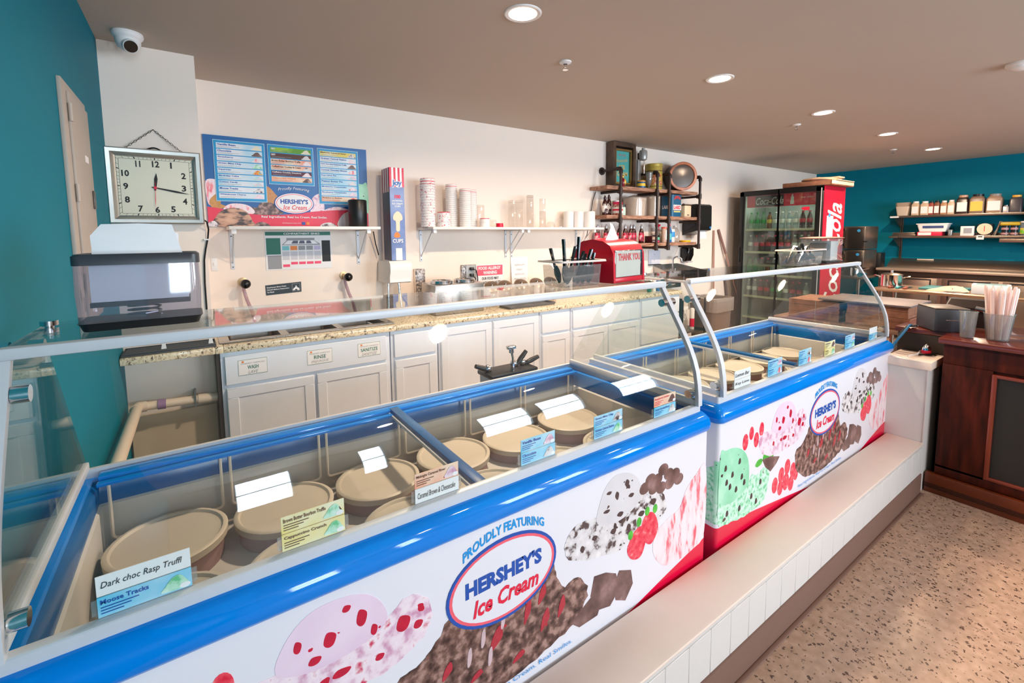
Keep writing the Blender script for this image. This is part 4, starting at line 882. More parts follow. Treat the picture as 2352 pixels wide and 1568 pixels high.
# toppings station on the counter
t = thing('topping_warmer', 'stainless topping warmer with two round wells on the granite', 'warmer', (1.635, 3.17, .916), world=True)
part(t, 'body', MB().box(1.43, 3.05, .916, 1.845, 3.30, 1.142, .006), steel)
for x in (1.54, 1.74):
    p = part(t, 'well', MB().lathe([(.085, 0), (.085, .02), (.080, .022), (.076, .018), (.076, 0)], (x, 3.175, 1.143), 32, caps=False), chrome)
    part(p, 'lid', MB().lathe([(.076, .008), (.05, .016), (0, .018)], (x, 3.175, 1.143), 32, caps=False), steel)
jar_lab = ['first', 'second', 'third', 'fourth', 'fifth']
for k, x in enumerate((2.03, 2.165, 2.335, 2.505, 2.665)):
    t = thing('topping_jar', '%s glass topping jar with tilted steel lid from the warmer' % jar_lab[k], 'topping jar', (x, 3.24, .916), group='topping jars with tilted steel lids')
    part(t, 'jar', MB().lathe([(.05, 0), (.055, .01), (.055, .10), (.05, .12)], seg=24, caps=False), clear_pl)
    part(t, 'filling', MB().lathe([(.048, .004), (.05, .01), (.05, .085), (0, .09)], seg=20, caps=False), (M('fudge', (96, 52, 32), .4), M('caramel_top', (176, 108, 54), .4), M('nut_top', (190, 150, 104), .6), M('cherry_top', (150, 30, 40), .3), M('sprinkle_top', (200, 140, 120), .6))[k])
    n = Vector((-.25, -.62, .74)).normalized(); c = Vector((0, -.005, .155)); u, v = basis(n)
    rings = []
    for (r, h) in ((.062, 0), (.063, .008), (.055, .014), (.02, .020), (.004, .022)): rings.append([c + n * h + (u * math.cos(2 * PI * i / 24) + v * math.sin(2 * PI * i / 24)) * r for i in range(24)])
    lid = part(t, 'lid', MB().loft(rings, True, True, True), M('warm_steel', (186, 164, 146), .25, 1.0))
    part(lid, 'knob', MB().cyl(c + n * .02, c + n * .045, .009, .012, 12), chrome)
solo('counter_tray', 'flat dark grey tray lying on the granite near the front edge', 'tray', MB().loft([rr3(2.03, 2.965, 2.50, 3.12, .02, .917), rr3(2.02, 2.955, 2.51, 3.13, .02, .936), rr3(2.032, 2.967, 2.498, 3.118, .02, .936), rr3(2.036, 2.97, 2.494, 3.115, .02, .922)], cap0=True, cap1=True), M('tray_slate', (92, 94, 100), .4))
# ================================================================ PIPE SHELVES AND THEIR GOODS
ps = thing('pipe_shelf', 'rustic three tier plank shelf on dark iron pipes', 'shelf unit', (4.19, YB, 1.36), world=True)
PY = 3.25
tiers = [1.995, 1.70, 1.405]
for z in tiers: part(ps, 'plank', MB().box(3.43, 3.268, z - .036, 4.955, YB - .008, z, .002, 1), light_wood)
for x in (3.605, 4.185, 4.395, 4.97):
    p = part(ps, 'upright_pipe', MB().cyl((x, PY, 1.362), (x, PY, 2.16), .0145, seg=14), dark_iron)
    part(p, 'elbow', MB().tube([(x, PY, 2.12), (x, PY, 2.15), (x, PY + .012, 2.168), (x, PY + .05, 2.17)], .021, 12), dark_iron)
    part(p, 'arm', MB().cyl((x, PY, 2.17), (x, YB - .002, 2.17), .0145, seg=14), dark_iron)
    part(p, 'flange', MB().cyl((x, YB - .012, 2.17), (x, YB - .001, 2.17), .04, seg=24).cyl((x, YB - .03, 2.17), (x, YB - .012, 2.17), .022, seg=16), dark_iron)
    for z in tiers:
        zz = z - .053
        part(p, 'tee', MB().cyl((x, PY, zz - .03), (x, PY, zz + .03), .021, seg=14).cyl((x, PY, zz), (x, PY + .04, zz), .021, seg=14), dark_iron)
        part(p, 'arm', MB().cyl((x, PY, zz), (x, YB - .002, zz), .0145, seg=14), dark_iron)
part(ps, 'cable', MB().tube([(3.50, 3.5, 1.95), (3.46, 3.5, 1.86), (3.44, 3.5, 1.76), (3.40, 3.5, 1.70), (3.38, 3.48, 1.62), (3.36, 3.48, 1.50), (3.30, 3.49, 1.40), (3.22, 3.5, 1.34), (3.15, 3.5, 1.26), (3.10, 3.5, 1.15)], .0045, 6), black)
ZT = tiers[0] + .001
t = thing('framed_picture', 'dark framed teal ice cream print on the top plank', 'picture', (3.83, 3.45, ZT), world=True)
walnut = BLOTCH('walnut_frame', [(0.3, (52, 36, 26)), (0.7, (98, 72, 52))], 9, rough=.45)
ya, yb2 = 3.41, 3.505
part(t, 'outer_frame', MB().box(3.665, ya, ZT, 3.705, yb2, 2.472).box(3.975, ya, ZT, 4.015, yb2, 2.472).box(3.705, ya, 2.43, 3.975, yb2, 2.472).box(3.705, ya, ZT, 3.975, yb2, 2.03), walnut)
part(t, 'back_panel', MB().box(3.70, 3.46, 2.03, 3.99, yb2, 2.42), black)
part(t, 'inner_frame', MB().box(3.715, 3.43, 2.04, 3.735, 3.46, 2.41).box(3.955, 3.43, 2.04, 3.975, 3.46, 2.41).box(3.735, 3.43, 2.39, 3.955, 3.46, 2.41).box(3.735, 3.43, 2.04, 3.955, 3.46, 2.06), M('old_gold', (146, 112, 62), .4, .5))
pr = part(t, 'print', MB().box(3.735, 3.452, 2.06, 3.955, 3.4595, 2.39), M('print_teal', (78, 168, 164), .6))
gold_ink = M('ink_gold', (216, 178, 96), .5)
part(pr, 'lettering', text_mb('ICE', (3.80, 3.4515, 2.20), EX, EZ, .09, .045, bold=.03), gold_ink); part(pr, 'lettering', text_mb('CREAM', (3.765, 3.4515, 2.13), EX, EZ, .165, .045, bold=.03), gold_ink); part(pr, 'lettering', text_mb('GET YOUR', (3.79, 3.4515, 2.34), EX, EZ, .11, .018, bold=.02), M('ink_rose', (190, 110, 110), .5)); part(pr, 'lettering', text_mb('Homemade', (3.75, 3.4515, 2.265), (1, 0, .12), EZ, .18, .035, shear=.3), gold_ink)
t = thing('bobble_ornament', 'small red ornament with golden face on the top plank', 'ornament', (3.685, 3.30, ZT))
part(t, 'body', MB().lathe([(.018, 0), (.028, .02), (.03, .05), (.022, .075), (.01, .085)], seg=20), M('maroon_gloss', (126, 14, 36), .25)); part(t, 'head', MB().sphere((0, 0, .098), .018, 14), M('ornament_gold', (226, 180, 90), .3, .4)); part(t, 'front_panel', MB().sphere((.012, -.012, .045), .024, 12, 1, .9, 1.5), M('ornament_gold', (226, 180, 90), .3, .4))
t = thing('blue_tin', 'little round blue tin with yellow lettering on the top plank', 'tin', (3.99, 3.31, ZT))
part(t, 'can', MB().lathe([(.043, 0), (.044, .004), (.044, .062), (.043, .066)], seg=24), M('tin_blue', (20, 90, 140), .35)); part(t, 'lid', MB().lathe([(.045, .064), (.045, .074), (.03, .082), (0, .086)], seg=24, caps=False), M('tin_orange', (222, 160, 60), .4)); part(t, 'label_band', MB().lathe([(.0444, .018), (.0446, .02), (.0446, .045), (.0444, .047)], seg=24, caps=False), M('tin_yellow', (238, 196, 50), .4))
t = thing('milkshake_mixer', 'vintage grey milkshake mixer on the top plank', 'mixer', (4.115, 3.44, ZT))
gm = M('mixer_grey_enamel', (168, 168, 166), .3, .3)
part(t, 'base', MB().box(-.055, -.065, 0, .055, .05, .02, .006), gm); part(t, 'column', MB().loft([rr3(-.03, -.005, .03, .045, .012, .02), rr3(-.022, 0, .022, .04, .01, .33)], cap0=True, cap1=True), gm)
part(t, 'motor_head', MB().lathe([(.02, .315), (.04, .325), (.045, .345), (.045, .41), (.038, .425), (.018, .43), (.018, .45), (0, .45)], (.02, -.03, 0), 24), gm); part(t, 'neck', MB().box(-.02, -.03, .33, .02, .02, .40, .006), dark_iron); part(t, 'spindle', MB().cyl((.02, -.045, .32), (.02, -.045, .17), .005, seg=8), chrome)
solo('sundae_glass', 'clear fluted sundae glass in front of the mixer', 'glass', MB().lathe([(.034, 0), (.034, .004), (.008, .012), (.007, .03), (.024, .05), (.03, .10), (.04, .17), (.042, .175), (.038, .172), (.028, .105), (.022, .055), (.005, .035)], (4.125, 3.315, ZT), 20, caps=False), clear_pl)
t = thing('yellow_tin', 'large round yellow lidded tin on the top plank', 'tin', (4.29, 3.385, ZT))
yt_ = M('tin_mustard', (196, 172, 82), .35, .2, var=.08)
part(t, 'can', MB().lathe([(.090, 0), (.092, .006), (.092, .25), (.090, .255)], seg=36), yt_); part(t, 'lid', MB().lathe([(.095, .252), (.095, .278), (.090, .284), (.0, .284)], seg=36, caps=False), yt_)
part(t, 'red_label', MB().lathe([(.0924, .05), (.0926, .052), (.0926, .16), (.0924, .162)], seg=36, caps=False), BLOTCH('tin_print', [(0.45, (196, 172, 82)), (0.55, (176, 40, 40)), (0.7, (224, 208, 150))], 22)); part(t, 'dark_band', MB().lathe([(.0924, .2), (.0926, .201), (.0926, .206), (.0924, .207)], seg=36, caps=False).lathe([(.0924, .03), (.0926, .031), (.0926, .036), (.0924, .037)], seg=36, caps=False), M('tin_brown', (70, 46, 36), .4))
t = thing('wooden_drum', 'round drum lying on its side with orange rim, right end of top plank', 'drum', (4.715, 3.36, ZT))
ax = Vector((-.55, -.835, 0)).normalized(); uu = Vector((0, 0, 1)); vv = ax.cross(uu)
def drum(rs):
    return [[c0 + (uu * math.cos(2 * PI * i / 36) + vv * math.sin(2 * PI * i / 36)) * r for i in range(36)] for (c0, r) in rs]
cc = Vector((0, 0, .164))
part(t, 'shell', MB().loft(drum([(cc - ax * .09, .0), (cc - ax * .09,   .155), (cc + ax * .11, .158)])), M('drum_black', (40, 32, 30), .45)); part(t, 'rim', MB().loft(drum([(cc + ax * .105, .161), (cc + ax * .122, .162), (cc + ax * .126, .158), (cc + ax * .126, .134), (cc + ax * .118, .130), (cc + ax * .10, .130)])), BLOTCH('rim_orange', [(0.35, (150, 84, 52)), (0.55, (206, 112, 56)), (0.75, (186, 150, 130))], 8, rough=.3)); part(t, 'glass_face', MB().loft(drum([(cc + ax * .112, .132), (cc + ax * .114, .0)])), M('drum_face_grey', (92, 84, 80), .15, .2))
# second tier
ZS = tiers[1] + .001
syrup = M('syrup_brown', (52, 16, 18), .2); lab_white = M('label_white', (232, 228, 226), .5)
def squeeze_bottle(x, y, z, label, group, lab, h=.2, body=None, cap=None):
    t = thing('syrup_bottle', label, 'bottle', (x, y, z), group=group); k = h / .2
    part(t, 'bottle', MB().lathe([(.03, 0), (.033, .006 * k), (.033, .09 * k), (.030, .12 * k), (.018, .150 * k), (.014, .158 * k)], seg=18, sy=.75), body or syrup)
    part(t, 'cap', MB().lathe([(.016, .156 * k), (.016, .178 * k), (.010, .182 * k), (.008, .198 * k), (0, .2 * k)], seg=14), cap or M('cap_grey', (120, 112, 112), .35))
    part(t, 'label', MB().lathe([(.0334, .02 * k), (.0338, .022 * k), (.0338, .085 * k), (.031, .112 * k)], seg=18, caps=False, sy=.755), lab)
    return t
swirl = BLOTCH('syrup_label_white', [(0.42, (60, 20, 22)), (0.5, (236, 226, 220)), (0.7, (236, 226, 220))], 24)
squeeze_bottle(3.515, 3.38, ZS, 'brown syrup bottle with white label, left end of the middle plank', 'syrup bottles on the middle plank', swirl, .205, cap=syrup)
squeeze_bottle(3.615, 3.42, ZS, 'brown syrup bottle behind the pink lidded jar', 'syrup bottles on the middle plank', swirl, .22, cap=syrup)
t = thing('candy_jar', 'clear candy jar with pink lid and red white label', 'jar', (3.645, 3.325, ZS))
part(t, 'jar', MB().lathe([(.048, 0), (.052, .008), (.052, .10), (.046, .112)], seg=24), BLOTCH('peppermint_mix', [(0.4, (150, 70, 60)), (0.6, (226, 190, 180))], 60, rough=.25)); part(t, 'lid', MB().lathe([(.049, .110), (.05, .132), (.047, .136), (0, .136)], seg=24, caps=False), M('lid_pink', (222, 40, 90), .35)); part(t, 'label', MB().lathe([(.0526, .02), (.0528, .022), (.0528, .08), (.0526, .082)], seg=24, caps=False), lab_white); part(t, 'label_stripe', MB().lathe([(.0531, .045), (.0533, .046), (.0533, .062), (.0531, .063)], seg=24, caps=False), red_gloss)
t = thing('spice_jar', 'small jar with dark lid and pale green label behind the first pipe', 'jar', (3.725, 3.33, ZS))
part(t, 'jar', MB().lathe([(.03, 0), (.032, .006), (.032, .08), (.026, .09)], seg=20), M('jar_green', (190, 216, 204), .4)); part(t, 'lid', MB().lathe([(.034, .088), (.034, .112), (0, .114)], seg=20, caps=False), black)
t = thing('white_mug', 'round white and black patterned mug on the middle plank', 'mug', (3.745, 3.44, ZS))
part(t, 'cup', MB().lathe([(.035, 0), (.04, .01), (.04, .16), (.036, .162)], seg=20), cookie_b); part(t, 'handle', MB().tube([(.038, 0, .13), (.062, 0, .12), (.062, 0, .06), (.038, 0, .05)], .005, 6), black)
wrap = GLASS('plastic_wrap', (240, 236, 232), 1.45, .25, (232, 222, 214), .12)
for i, (x, h, r) in enumerate(((3.985, .19, .118), (4.288, .222, .075))):
    t = thing('wrapped_tub', ('shorter', 'taller')[i] + ' cream tub wrapped in clear plastic on the middle plank', 'tub', (x, 3.39, ZS), group='plastic wrapped tubs')
    part(t, 'tub', MB().lathe([(r * .9, 0), (r, h - .03), (r + .004, h - .028), (r + .004, h - .004), (0, h)], seg=32), M('tub_cream', (226, 208, 190), .5))
    rr = random.Random(i); rings = []
    for k, (f, hh2) in enumerate(((1.03, .002), (1.06, h * .3), (1.08, h * .7), (1.07, h + .006), (.7, h + .018), (.25, h + .03 if i == 0 else h + .02), (.03, h + .035 if i == 0 else h + .022))): rings.append([(r * f * (1 + rr.uniform(-.035, .035)) * math.cos(2 * PI * j / 22), min(r * f * (1 + rr.uniform(-.035, .035)) * math.sin(2 * PI * j / 22), .112), hh2 + rr.uniform(-.003, .003) * (k > 0)) for j in range(22)])
    part(t, 'wrap', MB().loft(rings), wrap)
t = thing('lard_tin', 'tall blue lard tin with red and white lettering', 'tin', (4.61, 3.375, ZS))
lb = M('lard_blue', (16, 92, 132), .35)
part(t, 'can', MB().loft([rr3(-.092, -.075, .092, .085, .03, 0), rr3(-.092, -.075, .092, .085, .03, .250), rr3(-.086, -.069, .086, .079, .03, .254)], cap0=True, cap1=True), lb)
part(t, 'lettering', text_mb('LARD', (-.062, -.0762, .085), EX, EZ, .125, .04, bold=.04), red_txt, None); part(t, 'label_field', MB().box(-.07, -.0758, .075, .075, -.0748, .135), lab_white); part(t, 'lettering', text_mb('ARMOUR', (-.06, -.0762, .185), EX, EZ, .12, .035, bold=.04, bend=.02), M('ink_scarlet', (226, 60, 50), .5)); part(t, 'label_field', MB().box(-.06, -.0758, .05, .06, -.0748, .066), M('label_yellow', (226, 206, 120), .5))
part(t, 'side_lettering', text_mb('LARD', (-.0926, .06, .09), (0, -1, 0), EZ, .1, .04, bold=.04), lab_white); part(t, 'handle', MB().tube([(.092, 0, .24), (.112, 0, .21), (.112, 0, .15), (.092, 0, .13)], .004, 6), chrome)
t = thing('cream_canister', 'small cream lidded canister right of the blue lard tin', 'canister', (4.83, 3.37, ZS))
part(t, 'body', MB().box(-.065, -.065, 0, .065, .065, .135, .012), M('canister_cream', (232, 210, 178), .4)); part(t, 'lid', MB().box(-.068, -.068, .136, .068, .068, .148, .004), M('lid_brown', (80, 60, 50), .4)); part(t, 'lid_knob', MB().cyl((0, 0, .148), (0, 0, .162), .012, seg=12), M('lid_brown', (80, 60, 50), .4)); part(t, 'mark', MB().box(-.02, -.0665, .018, .02, -.065, .028), M('lid_brown', (80, 60, 50), .4))
# lowest tier
ZL = tiers[2] + .001
choc_label = BLOTCH('syrup_label_red', [(0.4, (120, 10, 40)), (0.52, (226, 40, 76)), (0.62, (236, 200, 206))], 26)
for i, x in enumerate((3.47, 3.56, 3.66, 3.755, 3.85, 3.94, 4.035, 4.115)):
    squeeze_bottle(x, 3.40 + (.04 if i in (0, 6) else 0), ZL, '%s chocolate syrup bottle from the left on the lowest plank' % ['first', 'second', 'third', 'fourth', 'fifth', 'sixth', 'seventh', 'eighth'][i], 'chocolate syrup bottles on the lowest plank', choc_label, .205, cap=M('cap_silver', (176, 172, 176), .25, .6))
t = thing('snack_box', 'low dark box with window beside the syrup bottles', 'box', (4.235, 3.36, ZL)); part(t, 'carton', MB().box(-.05, -.05, 0, .035, .05, .075, .002), M('box_maroon', (70, 22, 34), .4)); part(t, 'window', MB().box(-.044, -.051, .035, .028, -.05, .066), M('label_beige', (196, 170, 150), .5)); part(t, 'text', text_mb('choice', (-.04, -.0506, .012), EX, EZ, .06, .012, bold=.02), lab_white)
t = thing('tea_tin', 'small black green and pink tin beside the pipe', 'tin', (4.305, 3.35, ZL)); part(t, 'can', MB().box(-.03, -.03, 0, .03, .03, .085, .006), black); part(t, 'label', MB().box(-.025, -.031, .03, .025, -.03, .062), M('label_mint', (110, 190, 160), .5)); part(t, 'base_label', MB().box(-.025, -.031, .006, .025, -.03, .024), M('label_pink', (226, 70, 110), .5))
def spray(x, y, z, label, body, trig, lab, k=1.0):
    t = thing('spray_bottle', label, 'spray bottle', (x, y, z))
    part(t, 'bottle', MB().lathe([(.032 * k, 0), (.036 * k, .008), (.036 * k, .10 * k), (.022 * k, .145 * k), (.014 * k, .165 * k)], seg=20, sy=.8), body); part(t, 'neck', MB().cyl((0, 0, .16 * k), (0, 0, .19 * k), .014 * k, seg=14), lab_white)
    part(t, 'trigger_head', MB().prism([(-.018 * k, -.012, .188 * k), (.045 * k, -.012, .20 * k), (.05 * k, -.012, .222 * k), (-.01 * k, -.012, .232 * k), (-.03 * k, -.012, .215 * k)], (0, .024, 0)), trig); part(t, 'trigger', MB().tube([(.025 * k, 0, .2 * k), (.034 * k, 0, .17 * k), (.028 * k, 0, .15 * k)], .005, 6), trig); part(t, 'label', MB().lathe([(.0366 * k, .02 * k), (.037 * k, .022 * k), (.037 * k, .09 * k), (.0366 * k, .092 * k)], seg=20, caps=False, sy=.805), lab)
spray(4.40, 3.41, ZL, 'clear spray bottle with red trigger on the lowest plank', clear_pl, red_gloss, BLOTCH('label_stripes', [(0.4, (40, 150, 80)), (0.5, (236, 200, 60)), (0.6, (40, 110, 180))], 14), .93)
t = thing('wipes_tub', 'slim cleaner bottle with orange cap and white lettering', 'bottle', (4.46, 3.36, ZL)); part(t, 'bottle', MB().lathe([(.034, 0), (.036, .006), (.036, .15), (.03, .162)], seg=20, sy=.8), M('bottle_tan', (198, 164, 146), .3)); part(t, 'cap', MB().lathe([(.032, .160), (.032, .176), (0, .178)], seg=20, caps=False), M('cap_orange', (232, 96, 60), .35)); part(t, 'label', MB().box(-.012, -.0305, .03, .012, -.0285, .14), lab_white)
t = thing('cleaner_bottle', 'blue and white cleaner bottle with red cap by the third pipe', 'bottle', (4.565, 3.37, ZL)); part(t, 'bottle', MB().lathe([(.034, 0), (.037, .008), (.037, .13), (.018, .18), (.014, .19)], seg=20, sy=.8), M('bottle_blue', (36, 110, 176), .3)); part(t, 'cap', MB().lathe([(.016, .188), (.016, .21), (0, .212)], seg=14, caps=False), red_gloss); part(t, 'label', MB().lathe([(.0374, .03), (.0378, .032), (.0378, .1), (.0374, .102)], seg=20, caps=False, sy=.805), M('label_teal', (90, 190, 200), .4))
t = thing('paper_roll', 'white wipe roll with blue label right of the cleaner bottle', 'roll', (4.645, 3.40, ZL)); part(t, 'roll', MB().lathe([(.04, 0), (.042, .004), (.042, .15), (.04, .154), (0, .154)], seg=24), lab_white); part(t, 'label', MB().lathe([(.0424, .06), (.0427, .061), (.0427, .12), (.0424, .121)], seg=24, caps=False), M('label_azure', (50, 150, 220), .4))
t = thing('clear_jug', 'clear plastic jug at the back of the lowest plank', 'jug', (4.76, 3.43, ZL)); part(t, 'jug', MB().lathe([(.05, 0), (.055, .01), (.055, .12), (.03, .16), (.02, .18)], seg=24, caps=False), clear_pl); part(t, 'cap', MB().lathe([(.022, .178), (.022, .195), (0, .196)], seg=16, caps=False), lab_white)
solo('yellow_disc', 'flat yellow plastic disc at the right end of the lowest plank', 'disc', MB().lathe([(.062, 0), (.064, .004), (.064, .016), (.06, .02), (0, .02)], (4.86, 3.36, ZL), 28), M('lid_yellow', (246, 190, 20), .35))
# dispensers, sink, things by the wall
t = thing('towel_dispenser', 'black paper towel dispenser on the wall right of the plank shelf', 'dispenser', (5.165, YB, 1.50), world=True)
part(t, 'housing', MB().prism([(5.03, 3.518, 1.86), (5.03, 3.32, 1.86), (5.03, 3.295, 1.84), (5.03, 3.29, 1.60), (5.03, 3.30, 1.545), (5.03, 3.518, 1.485)], (.265, 0, 0)), M('dispenser_black', (26, 24, 26), .3)); part(t, 'side_cover', MB().prism([(5.029, 3.515, 1.80), (5.029, 3.34, 1.80), (5.029, 3.34, 1.60), (5.029, 3.515, 1.52)], (-.004, 0, 0)), M('dispenser_grey', (42, 42, 46), .35))
part(t, 'edge_strip', MB().box(5.03, 3.284, 1.58, 5.05, 3.29, 1.84), M('strip_silver', (120, 120, 126), .3, .6)); part(t, 'logo', MB().box(5.25, 3.286, 1.565, 5.28, 3.29, 1.59), M('logo_blue', (40, 120, 190), .4)); part(t, 'paper_towel', MB().loft([[(5.07, 3.34 - .004 * k, 1.535 - .035 * k + .01 * (k % 2)), (5.25, 3.34 - .006 * k, 1.535 - .03 * k)] for k in range(4)], closed=False), paper)
t = thing('soap_dispenser', 'glossy black soap dispenser above the hand sink', 'soap dispenser', (5.06, YB, 1.145), world=True)
part(t, 'housing', MB().loft([rr3(5.0, 3.43, 5.12, 3.519, .03, 1.165), rr3(4.995, 3.40, 5.125, 3.519, .03, 1.24), rr3(4.995, 3.40, 5.125, 3.519, .03, 1.32), rr3(5.005, 3.425, 5.115, 3.519, .03, 1.352)], cap0=True, cap1=True), M('soap_black', (14, 13, 14), .1)); part(t, 'push_bar', MB().box(5.01, 3.41, 1.147, 5.11, 3.50, 1.166, .006), M('soap_grey', (190, 186, 190), .3))
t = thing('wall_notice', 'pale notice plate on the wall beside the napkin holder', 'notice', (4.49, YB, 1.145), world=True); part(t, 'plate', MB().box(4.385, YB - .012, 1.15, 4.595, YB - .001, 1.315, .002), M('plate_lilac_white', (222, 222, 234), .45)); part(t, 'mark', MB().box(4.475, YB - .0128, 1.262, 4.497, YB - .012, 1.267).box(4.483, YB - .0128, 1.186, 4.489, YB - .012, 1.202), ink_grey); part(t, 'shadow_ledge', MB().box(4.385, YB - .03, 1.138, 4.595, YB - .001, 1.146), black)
t = thing('hand_sink', 'stainless wall hand sink with splash guards', 'sink', (4.70, 3.31, .92), world=True)
part(t, 'bowl', MB().loft([rr3(4.48, 3.10, 4.93, 3.518, .02, .96), rr3(4.48, 3.10, 4.93, 3.518, .02, 1.05), rr3(4.50, 3.12, 4.91, 3.50, .04, 1.05), rr3(4.53, 3.15, 4.88, 3.45, .05, .98), rr3(4.58, 3.2, 4.83, 3.4, .05, .965)], cap0=True, cap1=True), steel); part(t, 'back_splash', MB().box(4.48, 3.505, 1.05, 4.93, 3.518, 1.14), steel); part(t, 'side_splash', MB().prism([(4.924, 3.505, 1.14), (4.924, 3.505, 1.05), (4.924, 3.10, 1.05), (4.924, 3.10, 1.075)], (.006, 0, 0)), steel); part(t, 'side_splash', MB().prism([(4.48, 3.505, 1.125), (4.48, 3.505, 1.05), (4.48, 3.3, 1.05)], (.006, 0, 0)), steel)
part(t, 'wall_bracket', MB().box(4.55, 3.4, .86, 4.86, 3.518, .96), steel)
fc = part(t, 'faucet', MB().tube([(4.75, 3.44, 1.05), (4.75, 3.44, 1.19), (4.755, 3.43, 1.215), (4.775, 3.41, 1.23), (4.80, 3.385, 1.225), (4.815, 3.37, 1.205), (4.818, 3.366, 1.175)], .009, 10), chrome)
for s in (-1, 1): part(fc, 'tap_handle', MB().cyl((4.75 + s * .045, 3.44, 1.05), (4.75 + s * .045, 3.44, 1.085), .012, seg=12).box(4.75 + s * .045 - .022, 3.434, 1.085, 4.75 + s * .045 + .022, 3.446, 1.093), chrome)
t = thing('white_storage_box', 'white lidded box on the far end of the granite', 'box', (4.06, 3.32, .916)); part(t, 'box', MB().box(-.08, -.13, 0, .08, .13, .125, .006), white_plastic); part(t, 'lid', MB().box(-.085, -.135, .126, .085, .135, .142, .004), white_plastic)
for i, (x, m) in enumerate(((3.79, ink_green), (3.86, lab_white), (3.93, M('bottle_blue', (36, 110, 176), .3)), (3.995, M('label_azure', (50, 150, 220), .4)))):
    t = thing('squeeze_bottle', '%s small bottle standing on the far end of the granite' % ('green', 'white', 'dark blue', 'light blue')[i], 'bottle', (x, 3.02, .916), group='small bottles on the granite'); part(t, 'bottle', MB().lathe([(.02, 0), (.022, .004), (.022, .10), (.01, .12)], seg=16), m); part(t, 'cap', MB().lathe([(.012, .118), (.011, .145), (0, .147)], seg=14), lab_white)
t = thing('utility_cart', 'small dark wire cart beside the granite counter end', 'cart', (4.40, 3.05, 0), world=True)
for (x, y) in ((4.215, 2.92), (4.215, 3.3), (4.62, 2.92), (4.62, 3.3)): part(t, 'post', MB().cyl((x, y, 0), (x, y, .80), .010, seg=10), M('cart_dark', (44, 50, 54), .4, .5))
for z in (.12, .44): part(t, 'shelf', MB().box(4.205, 2.91, z, 4.63, 3.31, z + .012), M('cart_dark', (44, 50, 54), .4, .5))
part(t, 'back_panel', MB().box(4.22, 3.295, .14, 4.62, 3.302, .78), M('cart_panel', (120, 106, 100), .5)); part(t, 'side_panel', MB().box(4.204, 2.92, .12, 4.208, 3.3, .82), M('cart_slate', (44, 62, 70), .5))
spray(4.36, 3.0, .453, 'clear sanitizer pump bottle on the dark cart', clear_pl, lab_white, wrap, 1.15)
t = thing('cleaner_can', 'slim can with red and white label on the dark cart', 'can', (4.475, 2.98, .453)); part(t, 'can', MB().lathe([(.024, 0), (.025, .004), (.025, .22), (.016, .235)], seg=18), lab_white); part(t, 'label', MB().lathe([(.0254, .03), (.0256, .032), (.0256, .12), (.0254, .122)], seg=18, caps=False), red_gloss)
t = thing('copper_pan', 'coppery round pan on the lower shelf of the dark cart', 'pan', (4.42, 3.08, .133)); part(t, 'pan', MB().lathe([(.1, 0), (.12, .01), (.125, .09), (.122, .09), (.115, .012), (0, .01)], seg=28), M('copper', (186, 120, 96), .25, .9)); part(t, 'handle', MB().cyl((.12, 0, .075), (.19, .02, .085), .007, seg=8), black)
t = thing('waste_bin', 'grey translucent waste bin between the cart and the drinks fridge', 'bin', (4.86, 3.0, 0)); part(t, 'bin', MB().loft([rr3(-.15, -.13, .15, .13, .04, 0), rr3(-.19, -.17, .19, .17, .05, .76), rr3(-.185, -.165, .185, .165, .05, .76), rr3(-.145, -.125, .145, .125, .04, .02)], cap0=True, cap1=True), M('bin_grey', (128, 112, 104), .35)); part(t, 'rim', MB().loft([rr3(-.195, -.175, .195, .175, .05, .745), rr3(-.2, -.18, .2, .18, .05, .775), rr3(-.185, -.165, .185, .165, .05, .775)]), M('bin_rim', (150, 136, 128), .35)); part(t, 'liner_bag', MB().loft([rr3(-.202, -.182, .202, .182, .05, .63), rr3(-.204, -.184, .204, .184, .05, .782), rr3(-.18, -.16, .18, .16, .05, .785), rr3(-.17, -.15, .17, .15, .05, .6)]), wrap)
tan_stick = M('broom_stick', (176, 138, 124), .5); mop_dark = M('mop_handle_dark', (84, 70, 66), .5)
t = thing('broom', 'tan broom handle standing upright at the wall', 'broom', (5.72, 3.46, 0), world=True); part(t, 'handle', MB().cyl((5.70, 3.47, .12), (5.70, 3.505, 1.545), .012, seg=10), tan_stick); part(t, 'head', MB().box(5.6, 3.44, .0, 5.80, 3.49, .12, .01), mop_dark)
t = thing('long_handled_dustpan', 'tan pole leaning from the wall behind the drinks fridge', 'pole', (6.25, 3.44, 0), world=True); part(t, 'handle', MB().cyl((6.47, 3.40, .1), (5.80, 3.50, 1.555), .012, seg=10), tan_stick); part(t, 'grip', MB().cyl((5.95, 3.4775, 1.23), (5.80, 3.50, 1.555), .0155, seg=10), M('grip_brown', (140, 104, 96), .5)); part(t, 'pan', MB().box(6.36, 3.36, .01, 6.58, 3.48, .1, .01), mop_dark)
t = thing('mop', 'dark mop handle beside the drinks fridge', 'mop', (5.76, 3.3, 0), world=True); part(t, 'handle', MB().cyl((5.80, 3.28, .1), (5.67, 3.32, .95), .022, .018, 10), mop_dark); part(t, 'clamp', MB().box(5.70, 3.27, .60, 5.76, 3.32, .64, .004), mop_dark); part(t, 'head', MB().lathe([(.1, .0), (.11, .03), (.05, .09), (.02, .11)], (5.80, 3.28, .005), 18), M('mop_grey', (150, 140, 132), .9))
